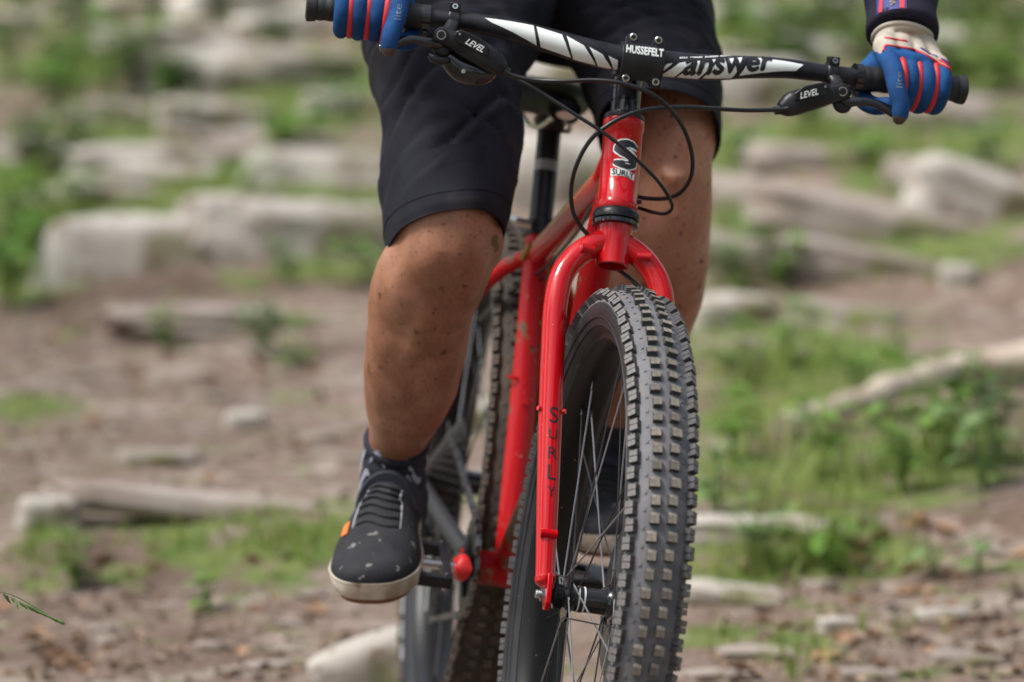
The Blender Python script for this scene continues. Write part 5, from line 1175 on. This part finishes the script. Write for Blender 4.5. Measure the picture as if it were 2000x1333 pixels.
# ================================================================== STONES, BRANCH, PLANTS
MT['stone'] = material('weathered_stone', (0.46, 0.43, 0.385), 0.85, col2=(0.27, 0.235, 0.195), scale=6, detail=9, bump=0.8, bscale=40, rnd=0.12, spec=0.25, specks=[((0.14, 0.17, 0.05), 5, 0.58, 0.70), ((0.20, 0.14, 0.10), 22, 0.58, 0.68), ((0.12, 0.085, 0.06), 3.3, 0.60, 0.72)])
MT['stone_grey'] = material('grey_ledge_stone', (0.33, 0.285, 0.25), 0.88, col2=(0.22, 0.175, 0.145), scale=8, detail=6, bump=0.8, bscale=45, rnd=0.12, spec=0.2, specks=[((0.12, 0.15, 0.035), 4, 0.57, 0.70)])
MT['bark'] = material('pale_bare_wood', (0.50, 0.43, 0.35), 0.8, col2=(0.33, 0.26, 0.20), scale=14, bump=0.5, stretch=(1, 1, 1))
MT['grass'] = material('grass_green', (0.16, 0.255, 0.032), 0.55, col2=(0.29, 0.34, 0.10), scale=3, spec=0.3, transl=0.35)
MT['weed'] = material('leaf_green', (0.12, 0.26, 0.03), 0.5, col2=(0.22, 0.35, 0.07), scale=9, spec=0.35, transl=0.3, rnd=0.25)
MT['weed_dark'] = material('dark_leaf', (0.055, 0.125, 0.016), 0.55, col2=(0.10, 0.19, 0.03), scale=9, spec=0.3, transl=0.25, rnd=0.25)
MT['weed_pale'] = material('pale_leaf', (0.20, 0.30, 0.12), 0.5, col2=(0.14, 0.26, 0.06), scale=9, spec=0.35, transl=0.3, rnd=0.2)
MT['deadleaf'] = material('dead_leaf', (0.38, 0.24, 0.14), 0.8, col2=(0.26, 0.15, 0.09), scale=30, rnd=0.4, transl=0.15)
MT['litter'] = material('leaf_litter', (0.30, 0.215, 0.15), 0.85, col2=(0.11, 0.075, 0.055), scale=30, contrast=(0.42, 0.58))
MT['moss'] = material('moss', (0.075, 0.11, 0.014), 0.9, col2=(0.12, 0.16, 0.025), scale=30, bump=0.8)
def cube_sphere(n=9):
    V = []; Fc = []
    for ax in range(3):
        for sg in (-1, 1):
            o = len(V)
            for i in range(n):
                for j in range(n):
                    a = -1 + 2 * i / (n - 1); b = -1 + 2 * j / (n - 1); v = [0, 0, 0]; v[ax] = sg; v[(ax + 1) % 3] = a; v[(ax + 2) % 3] = b; V.append(v)
            for i in range(n - 1):
                for j in range(n - 1):
                    q = (o + i * n + j, o + (i + 1) * n + j, o + (i + 1) * n + j + 1, o + i * n + j + 1); Fc.append(q if sg > 0 else q[::-1])
    return np.array(V, float), Fc
_CS = cube_sphere()
def stone(px, py, w_, h_, label, mat='stone', slope=0.0, depth=0.9, seed=None, group=None, sink=0.45, name='stone'):
    """px,py: middle of the stone's foot in the photo; w_,h_: its width and height in photo pixels"""
    g = hit(px, py); k = (g[1] + 6) / F_PX; W_ = w_ * k * 1.30; Hh = h_ * k * (0.92 if name == 'stone' and py < 560 else (0.72 if name == 'stone' else (0.85 if name == 'flat_stone' else 0.5))); D = W_ * depth; sd_ = seed if seed is not None else px * 0.013 + py * 0.029
    v, f = _CS; out = []
    for p in v:
        q = p / (np.abs(p) ** 5).sum() ** 0.2 
        n1 = noise.noise(Vector((q[0] * 1.6 + sd_, q[1] * 1.6, q[2] * 1.6))); n2 = noise.noise(Vector((q[0] * 4.5, q[1] * 4.5 + sd_, q[2] * 4.5)))
        q = q * (1 + np.array([0.20, 0.20, 0.10]) * n1 + 0.12 * n2)
        out.append((q[0] * W_ / 2, q[1] * D / 2, q[2] * Hh * (0.5 + sink)))
    mb = MB(); mb.add(out, f)
    m = Matrix.Translation((g[0], g[1] + D * 0.45, g[2] + Hh * (0.5 - sink))) @ Matrix.Rotation(-math.atan(slope), 4, 'Y') @ Matrix.Rotation(rng.uniform(-0.15, 0.15), 4, 'Z')
    me = mesh_of(name, mb, mat, 55)
    bm = bmesh.new(); bm.from_mesh(me); bmesh.ops.remove_doubles(bm, verts=bm.verts, dist=1e-5); bm.to_mesh(me); bm.free()
    me.polygons.foreach_set('use_smooth', [True] * len(me.polygons))
    o = link(name, me, m); return tag(o, label, 'stone', group)
stone(470, 168, 330, 85, 'long pale flat slab just beyond the brown dirt patch', slope=-0.02)
stone(425, 255, 190, 62, 'small pale stone edged by green below a long flat slab', slope=-0.1)
stone(330, 345, 300, 62, 'flat tan slab between two green mossy strips', slope=-0.02)
stone(640, 362, 260, 72, 'wide pale slab tapering to a point beside the rider\'s shorts', slope=-0.06)
stone(195, 405, 170, 42, 'small flat slab on top of the green mossy ledge', slope=-0.05)
stone(268, 535, 300, 120, 'large bright rounded block standing over the dark dirt bank', slope=0.02, depth=0.5)
stone(610, 505, 360, 115, 'large flat topped block beside the bright rounded block', slope=-0.08, depth=0.5)
stone(560, 640, 520, 46, 'long low stone kerb behind two small green weeds', 'stone_grey', slope=-0.04, depth=0.25)
stone(1085, 400, 190, 150, 'tan stone block seen between the saddle post and the head tube', slope=-0.1)
stone(1060, 190, 160, 90, 'pale stone seen under the saddle between the rider\'s legs')
stone(900, 850, 180, 80, 'pale stone seen between the rider\'s calf and the red frame')
stone(725, 1340, 180, 120, 'cream pointed rock beside the rear tyre under the shoe', slope=0.35, depth=0.6, seed=4.4)
stone(92, 1030, 95, 76, 'pale egg shaped rock at the corner of the path edge', seed=2.2)
stone(510, 1010, 640, 42, 'long low stone edge of the dirt path above the grass', 'stone_grey', slope=-0.11, depth=0.16)
stone(300, 905, 120, 26, 'flat pinkish stone sunk in the middle of the dirt path', 'stone_grey')
stone(480, 845, 62, 56, 'small pale pebble standing on the dirt path')
stone(1430, 640, 150, 84, 'smooth pale boulder beside the rider\'s calf', slope=0.0)
stone(1480, 215, 170, 110, 'pale blurred boulder under the handlebar lettering', slope=0)
stone(1560, 420, 380, 62, 'long thin ledge stone under the left brake lever', 'stone_grey', slope=-0.15, depth=0.3)
stone(1520, 530, 300, 56, 'brown ledge stone above the smooth pale boulder', 'stone_grey', slope=-0.2, depth=0.3)
stone(1740, 470, 420, 70, 'long mossy ledge stone rising to the bank', 'stone_grey', slope=-0.22, depth=0.3)
stone(1700, 540, 300, 56, 'lower mossy ledge stone over the tall grass blade', 'stone_grey', slope=-0.2, depth=0.3)
stone(1945, 430, 280, 95, 'big pale ledge stone with dark hollow under it', slope=-0.35, depth=0.5)
stone(1660, 640, 190, 60, 'rounded tan stone behind the tall grass blade', 'stone_grey', slope=-0.1)
stone(1875, 560, 56, 60, 'small round pale cobble on the dirt bank')
stone(1480, 1055, 280, 56, 'flat grey stone under the grass beside the front tyre', slope=-0.03, depth=0.4)
stone(1500, 700, 130, 46, 'small mossy stone in the grass above the bare branch', 'stone_grey', slope=-0.1)
stone(1440, 1180, 160, 40, 'flat tan slab on the dirt beside the front tyre', slope=-0.15)
stone(1840, 1215, 80, 30, 'small white chip of stone on the leaf litter')
stone(1640, 1235, 60, 34, 'small pale stone amid the leaf litter and grass')
for k, (x, y, w_, h_) in enumerate(((60, 1010, 60, 30), (200, 1235, 40, 20), (420, 1270, 60, 24), (560, 1225, 46, 20), (520, 1310, 70, 26), (610, 1170, 40, 26), (330, 1190, 36, 20), (1700, 1330, 90, 34), (1900, 1300, 120, 36), (1600, 1150, 50, 24), (1760, 1190, 44, 22), (1480, 1290, 120, 34), (240, 850, 46, 18), (400, 780, 60, 20), (620, 860, 50, 22), (150, 740, 60, 24), (560, 730, 44, 18), (1960, 1090, 46, 30), (1390, 1330, 80, 30), (690, 900, 44, 20))):
    stone(x, y, w_, h_, 'small dull stone half sunk in the trail dirt', 'stone_grey', slope=rng.uniform(-0.15, 0.1), group='small stones sunk in the trail', name='trail_stone')
for (x, y, w_, h_) in ((120, 320, 200, 50), (520, 305, 220, 55), (280, 240, 190, 46), (660, 150, 170, 56), (690, 225, 160, 50), (330, 95, 240, 56), (600, 70, 230, 60), (90, 70, 200, 56), (230, 30, 220, 50), (480, 20, 240, 50), (90, 420, 130, 44), (430, 450, 130, 80), (1450, 140, 150, 60), (1610, 215, 240, 56), (1790, 250, 220, 56), (1930, 240, 200, 60), (1650, 120, 200, 50), (1860, 100, 200, 56), (1520, 50, 220, 50), (1760, 30, 220, 50), (1600, 330, 220, 50), (1860, 360, 200, 50)):
    stone(x, y, w_, h_, 'flat weathered slab set in the hillside among moss', 'stone' if rng.random() < .5 else 'stone_grey', slope=rng.uniform(-0.14, 0.02), group='far slabs set in the hillside', name='flat_stone')
# bare branch on the right
def branch(pts, r0, r1, label):
    P3 = []
    for x, y, lift in pts:
        g = hit(x, y + lift); P3.append(P(x, y, g[1]))
    q = crs(P3, 40); q += np.array([[0.01 * noise.noise(Vector((i * 0.4, k, 2))) for k in range(3)] for i in range(40)]); mb = MB(); tube(mb, q, np.linspace(r0, r1, 40) * (1 + 0.12 * np.sin(np.arange(40) * 0.9)), n=18)
    base = q[0].copy(); mb.v[0] = mb.v[0] - base
    return tag(obj('fallen_branch', mb, 'bark', Matrix.Translation(base), None, 60), label, 'branch')
branch([(1530, 832, 40), (1640, 797, 44), (1760, 757, 48), (1880, 722, 50), (1960, 705, 50), (2120, 690, 50)], 0.022, 0.034, 'bare pale fallen branch lying across the grass on the bank')

def blade(mb, p, h, lean, az, w_, seg=3):
    d = np.array([math.cos(az), math.sin(az), 0]); sdv = np.array([-d[1], d[0], 0]); V = []
    for i in range(seg + 1):
        t = i / seg; c = p + np.array([0, 0, 1]) * h * (t - 0.25 * lean * t * t) + d * h * lean * t * t; ww = w_ * (1 - t) ** 0.7 / 2
        V += [c - sdv * ww, c + sdv * ww] if i < seg else [c]
    f = [(2 * i, 2 * i + 1, 2 * i + 3, 2 * i + 2) for i in range(seg - 1)] + [(2 * seg - 2, 2 * seg - 1, 2 * seg)]
    mb.add(V, f)
GR = [  # px, py, spread x, spread y, count, height range
    (560, 1045, 170, 45, 900, .04, .10), (330, 1060, 130, 40, 300, .03, .08), (90, 1085, 100, 60, 350, .04, .12), (80, 830, 70, 40, 150, .03, .07),
    (560, 235, 180, 60, 500, .05, .12), (430, 365, 220, 30, 350, .04, .08), (250, 425, 240, 25, 450, .04, .08), (650, 410, 110, 26, 250, .04, .09), (60, 420, 90, 70, 400, .06, .16), (40, 560, 80, 60, 250, .05, .14), (620, 545, 110, 30, 250, .04, .08), (130, 120, 140, 120, 500, .06, .2), (240, 260, 130, 70, 300, .05, .12), (700, 120, 60, 60, 200, .05, .12),
    (1470, 90, 160, 90, 600, .06, .16), (1700, 80, 250, 100, 800, .06, .18), (1930, 120, 120, 110, 400, .06, .18), (1560, 290, 150, 40, 300, .05, .1), (1800, 330, 180, 60, 450, .05, .12), (1430, 460, 60, 70, 250, .05, .12), (1440, 560, 90, 60, 260, .05, .12), (1850, 520, 140, 30, 260, .04, .1), (1620, 470, 120, 20, 200, .03, .07),
    (1450, 740, 110, 60, 500, .06, .16), (1600, 730, 150, 60, 500, .06, .18), (1500, 850, 140, 60, 600, .06, .18), (1700, 920, 200, 60, 800, .06, .18), (1880, 880, 130, 60, 500, .06, .18), (1440, 970, 90, 50, 350, .05, .14), (1600, 1000, 160, 40, 450, .05, .14), (1500, 1110, 130, 40, 350, .04, .12), (1620, 1090, 90, 50, 350, .05, .16), (1400, 1150, 60, 40, 160, .04, .1), (1560, 1300, 70, 40, 250, .02, .06), (1400, 1255, 80, 25, 160, .02, .05), (1720, 1230, 110, 20, 140, .02, .05), (420, 1200, 60, 20, 80, .02, .04), (620, 1260, 60, 20, 60, .02, .04), (310, 660, 40, 14, 90, .03, .07)]
parts_ = {}
mb = MB()
for (x, y, sx, sy, n_, h0, h1) in GR:
    kk_ = 0.55 if y < 480 else (0.20 if x > 1350 and y < 1130 else 0.24)
    if y > 1000 and x < 700: h0, h1 = h0 * .7, h1 * .6
    for _ in range(int(n_ * kk_)):
        g = hit(x + rng.normal() * sx * 0.55, y + rng.normal() * sy * 0.55)
        if g[1] < 1.5 or g[1] > 16: continue
        blade(mb, g - np.array([0, 0, 0.004]), rng.uniform(h0, h1), rng.uniform(0.1, 0.9), rng.uniform(0, 6.28), rng.uniform(.003, .007))
tag(obj('grass', mb, 'grass', W_I, None, 0), 'short green grass and moss growing over the bank', 'grass', kind='stuff')

def leaf(mb, base, d, nrm_, l, w_, cup=0.15, mi=0):
    d = nrm(d); s = nrm(np.cross(d, nrm_)); u = np.cross(s, d); V = []
    prof = [(0, .08), (.25, .75), (.5, 1.0), (.75, .7), (1, 0.02)]
    for t, k in prof:
        c = base + d * l * t - u * l * 0.25 * t * t; V += [c - s * w_ / 2 * k + u * cup * w_ * k, c, c + s * w_ / 2 * k + u * cup * w_ * k]
    mb.add(V, [(3 * i + j, 3 * i + j + 1, 3 * i + j + 4, 3 * i + j + 3) for i in range(4) for j in range(2)], mi)
def weed(px, py, h, n_, ll, label, mat='weed', group=None, spread=0.6):
    g = hit(px, py); root = bpy.data.objects.new('weed', None); C.objects.link(root); W_ = Matrix.Translation(g); root.matrix_basis = W_; WORLD[root] = W_; tag(root, label, 'plant', group)
    st = MB(); fo = MB(); ns = max(3, n_ // 7)
    if px > 1350 and 650 < py < 1130: n_ = int(n_ * .6)
    for k in range(ns):
        az = 2 * math.pi * k / ns + rng.uniform(-.4, .4); top = np.array([math.cos(az) * h * spread * rng.uniform(.3, 1), math.sin(az) * h * spread * rng.uniform(.3, 1), h * rng.uniform(.6, 1.05)])
        q = crs([(0, 0, -0.01), top * np.array([.3, .3, .6]), top], 8); tube(st, q, np.linspace(.003, .0012, 8), n=5)
        for j in range(max(2, n_ // ns)):
            t = rng.uniform(.3, 1.0); b = np.array([np.interp(t, np.linspace(0, 1, 8), q[:, i]) for i in range(3)]); a2 = rng.uniform(0, 6.28)
            leaf(fo, b, np.array([math.cos(a2), math.sin(a2), rng.uniform(-.2, .5)]), np.array([0, 0, 1.0]), ll * rng.uniform(.6, 1.2), ll * rng.uniform(.4, .65))
    tag(obj('stem', st, mat, W_, root, 60), None); tag(obj('foliage', fo, mat, W_, root, 60), None)
    return root
GWs = 'weeds on the stone ledges'
weed(215, 205, .30, 70, .075, 'tall dark leafy weed on the dirt behind the flat slabs')
weed(110, 240, .24, 50, .08, 'bright leafy weed with wide leaves over the dark dirt bank', 'weed')
weed(320, 690, .10, 30, .040, 'small dark green weed tuft growing on the stone kerb')
weed(510, 690, .11, 34, .055, 'pale green weed spreading over the stone kerb', 'weed_pale'); weed(570, 722, .08, 18, .045, 'small bright weed sprig at the foot of the stone kerb')
weed(560, 560, .12, 26, .055, 'pale rosette weed under the large flat topped block', 'weed_pale'); weed(715, 560, .14, 30, .06, 'bushy green weed beside the rider\'s knee')
for a, lb in zip(((30, 470, .22, 44, .07), (70, 560, .2, 44, .07), (20, 600, .2, 36, .07), (150, 420, .14, 30, .06), (480, 390, .12, 30, .05), (560, 300, .16, 40, .06), (690, 250, .16, 40, .06), (620, 260, .14, 36, .05), (260, 180, .2, 40, .07), (60, 340, .2, 40, .07), (160, 330, .18, 40, .06), (370, 250, .12, 30, .05), (730, 60, .16, 30, .06)), (
    'bushy weed left of the large bright rounded block',
    "weed at the foot of the bank below the bright rounded block's corner",
    'drooping weed over the dark soil beside the large bright block',
    'low weed on top of the small flat slab over the ledge',
    'weed filling the joint above the large flat topped block',
    'weed on the green strip under the small pale stone',
    "weed on the mossy strip nearest the rider's shorts, over the wide slab",
    'weed at the green end of the wide tapering slab',
    'weed behind the long pale slab beside the tall dark weed',
    'weed in the joint beside the flat tan slab',
    'weed on the dirt below the tall dark leafy weed',
    'small weed between the long pale slab and the small pale stone',
    "weed under the rider's right glove beside the long slab")): weed(*a, lb, 'weed' if rng.random() < .6 else 'weed_pale', GWs)
GW2 = 'weeds on the grassy bank'
for a, lb in zip(((1430, 80, .2, 40, .07), (1520, 130, .22, 44, .08), (1640, 60, .22, 44, .08), (1760, 110, .2, 40, .07), (1880, 90, .22, 44, .08), (1960, 180, .2, 40, .07), (1440, 330, .16, 34, .06), (1580, 260, .16, 34, .06), (1700, 330, .14, 30, .06), (1920, 330, .16, 34, .06), (1420, 560, .16, 30, .06), (1520, 560, .14, 30, .06), (1450, 770, .16, 34, .06), (1540, 720, .16, 34, .06), (1680, 800, .16, 34, .055), (1850, 900, .2, 44, .07), (1950, 910, .2, 44, .07), (1760, 960, .18, 40, .06), (1920, 960, .16, 36, .06), (1600, 940, .16, 34, .06), (1430, 900, .16, 34, .06), (1480, 1110, .12, 28, .05), (1620, 1120, .12, 28, .05), (1400, 1010, .14, 30, .06)), (
    "weed beside the rider's shorts under the handlebar lettering",
    'wide leaved weed above the pale boulder under the handlebar',
    'tall weed in the far grass above the brake lever',
    "weed in the far grass beside the rider's left glove",
    "wide leaved weed just beyond the rider's left sleeve",
    'weed at the far end of the grassy bank beyond the bar end',
    "weed beside the rider's left knee above the thin ledge stone",
    'weed under the left brake lever on the thin ledge',
    "weed on the long mossy ledge under the rider's glove",
    'weed behind the big pale ledge stone on the bank',
    "weed between the rider's calf and the brown ledge stone",
    'weed on the brown ledge above the smooth boulder',
    'weed beside the front tyre under the smooth pale boulder',
    'weed over the small mossy stone behind the branch',
    "weed just behind the bare branch's thin end",
    'bushy weed under the bare branch',
    'bushy weed under the thick end of the bare branch',
    'weed in the deep grass below the middle of the branch',
    'low weed at the edge of the dirt below the branch',
    'weed in the grass above the flat grey stone',
    'weed beside the tyre tread under the branch tip',
    'low weed on the dirt under the flat grey stone',
    'low weed at the grass tip beside the leaf litter',
    'weed beside the tyre on the flat grey stone')): weed(*a, lb, 'weed' if rng.random() < .65 else 'weed_pale', GW2)
for (x, y) in ((40, 40), (150, 90), (300, 60), (420, 60), (540, 120), (120, 180), (20, 160), (340, 210), (700, 80), (1440, 40), (1580, 90), (1690, 150), (1820, 60), (1930, 30), (1560, 180), (1860, 190), (1980, 110), (1480, 190)):
    weed(x, y, rng.uniform(.16, .28), 46, .075, 'dark leafy clump growing high on the hillside', 'weed_dark', 'dark clumps high on the hillside')
weed(1820, 1125, .07, 14, .05, 'low pale seedling with round leaves on bare dirt', 'weed_pale'); weed(1910, 1120, .07, 14, .05, 'second low pale seedling at the edge of the leaf litter', 'weed_pale')
weed(405, 1190, .06, 12, .04, 'tiny green seedling alone on the trail dirt'); weed(150, 1150, .10, 24, .045, 'small seedling beside dead leaves at the grass edge')
# one tall grass blade standing clear on the right
g = hit(1760, 690); mb = MB(); k_ = (g[1] + 6) / F_PX
for (h, ln, az, w_) in ((170 * k_, .12, 2.9, .020), (120 * k_, .7, 2.6, .020), (90 * k_, .9, 0.3, .016)): blade(mb, np.zeros(3), h, ln, az, w_, 6)
tag(obj('grass_tuft', mb, 'weed', Matrix.Translation(g), None, 60), 'tall upright broad grass tuft behind the bare branch', 'grass')

# dead leaves on the dirt
def dead_leaf_mesh(seed):
    r = np.random.default_rng(seed); mb = MB(); V = []; cv = r.uniform(.4, 1.1)
    for t, k in ((0, .1), (.15, .6), (.35, 1.0), (.5, .7), (.65, .95), (.85, .55), (1, .05)):
        for s in (-1, -.5, 0, .5, 1):
            V.append(((t - .5) * 1.0, s * .32 * k, cv * .25 * (s * s * k) + .22 * (t - .5) ** 2 + .05 * r.normal()))
    mb.add(V, [(i * 5 + j, i * 5 + j + 1, (i + 1) * 5 + j + 1, (i + 1) * 5 + j) for i in range(6) for j in range(4)]); return mesh_of('dead_leaf', mb, 'deadleaf', 60)
DL = [dead_leaf_mesh(k) for k in range(5)]
spots = [(1680, 1070, 60), (1720, 1050, 60), (1790, 1030, 70), (1850, 1040, 60), (1650, 1250, 60), (1610, 1290, 70), (1810, 1190, 60), (1860, 1190, 50), (110, 1290, 70), (95, 1260, 60), (140, 1300, 50), (60, 1250, 50), (620, 1200, 60), (590, 1170, 40), (120, 1080, 46), (200, 1100, 40)]
for k in range(70):
    if k < 40: spots.append((rng.uniform(1380, 2000), rng.uniform(1080, 1333), rng.uniform(26, 52)))
    else: spots.append((rng.uniform(0, 640), rng.uniform(1090, 1333), rng.uniform(24, 48)))
for k in range(26): spots.append((rng.uniform(0, 660), rng.uniform(660, 960), rng.uniform(22, 40)))
for x, y, w_ in spots:
    g = hit(x, y); s = w_ * (g[1] + 6) / F_PX
    m = Matrix.Translation(g + np.array([0, 0, 0.06 * s])) @ Matrix.Rotation(rng.uniform(0, 6.28), 4, 'Z') @ Matrix.Rotation(rng.normal() * .35, 4, 'X') @ Matrix.Rotation(rng.normal() * .3, 4, 'Y') @ Matrix.Scale(s, 4)
    tag(link('dead_leaf', DL[int(rng.integers(5))], m), 'curled tan dead leaf lying on the trail dirt', 'leaf', 'dead leaves on the dirt')
mb = MB()
for k in range(900):
    if k < 380: x, y = rng.uniform(1380, 2040), 1333 - abs(rng.normal()) * 130
    elif k < 660: x, y = rng.uniform(-40, 760), 1333 - abs(rng.normal()) * 120
    else: x, y = rng.uniform(0, 700), rng.uniform(620, 990)
    g = hit(x, y); l = rng.uniform(.012, .034); az = rng.uniform(0, 6.28)
    leaf(mb, g + np.array([0, 0, .003]), np.array([math.cos(az), math.sin(az), rng.normal() * .35]), nrm(np.array([rng.normal() * .5, rng.normal() * .5, 1])), l, l * .6, .3)
tag(obj('leaf_litter', mb, 'litter', W_I, None, 0), 'fine brown leaf litter scattered over the trail dirt', 'leaf litter', kind='stuff')
# grass seed head leaning in at the left edge, as near as the bike
g0 = P(-60, 1148, -0.02); q = crs([P(-160, 1250, .05), P(-60, 1160, 0.0), P(0, 1156, -0.02), P(40, 1170, -0.02), P(82, 1195, -0.02), P(112, 1212, -0.02)], 24)
gb = np.array([q[0][0] - .03, q[0][1] + .05, 0]); gb[2] = ground_z(gb[0], gb[1]); q = crs(np.vstack([gb, q[0] * .5 + gb * .5 + np.array([-.01, 0, .02]), q]), 44)
root = bpy.data.objects.new('grass_stalk', None); C.objects.link(root); W_ = Matrix.Translation(gb); root.matrix_basis = W_; WORLD[root] = W_; tag(root, 'thin arching grass stalk with a drooping green seed head', 'grass')
mb = MB(); tube(mb, q - gb, np.linspace(.0011, .0006, 44), n=6); obj('stalk', mb, 'weed_pale', W_, root, 60)
for k in range(16):
    t = k / 15; b = q[-1] * t + q[-7] * (1 - t) - gb; mb = MB(); dd = np.array([0.5 * (1 if k % 2 else -.2), 0, -1.0 if k % 2 else -.5]) + np.array([.8 * t, .2 * math.sin(k), .2])
    e = b + nrm(dd) * rng.uniform(.008, .016); tube(mb, [b, b + (e - b) * .3, b + (e - b) * .7, e], [.0004, .0016, .0015, .0003], n=6); obj('spikelet', mb, 'weed_pale', W_, root, 60)
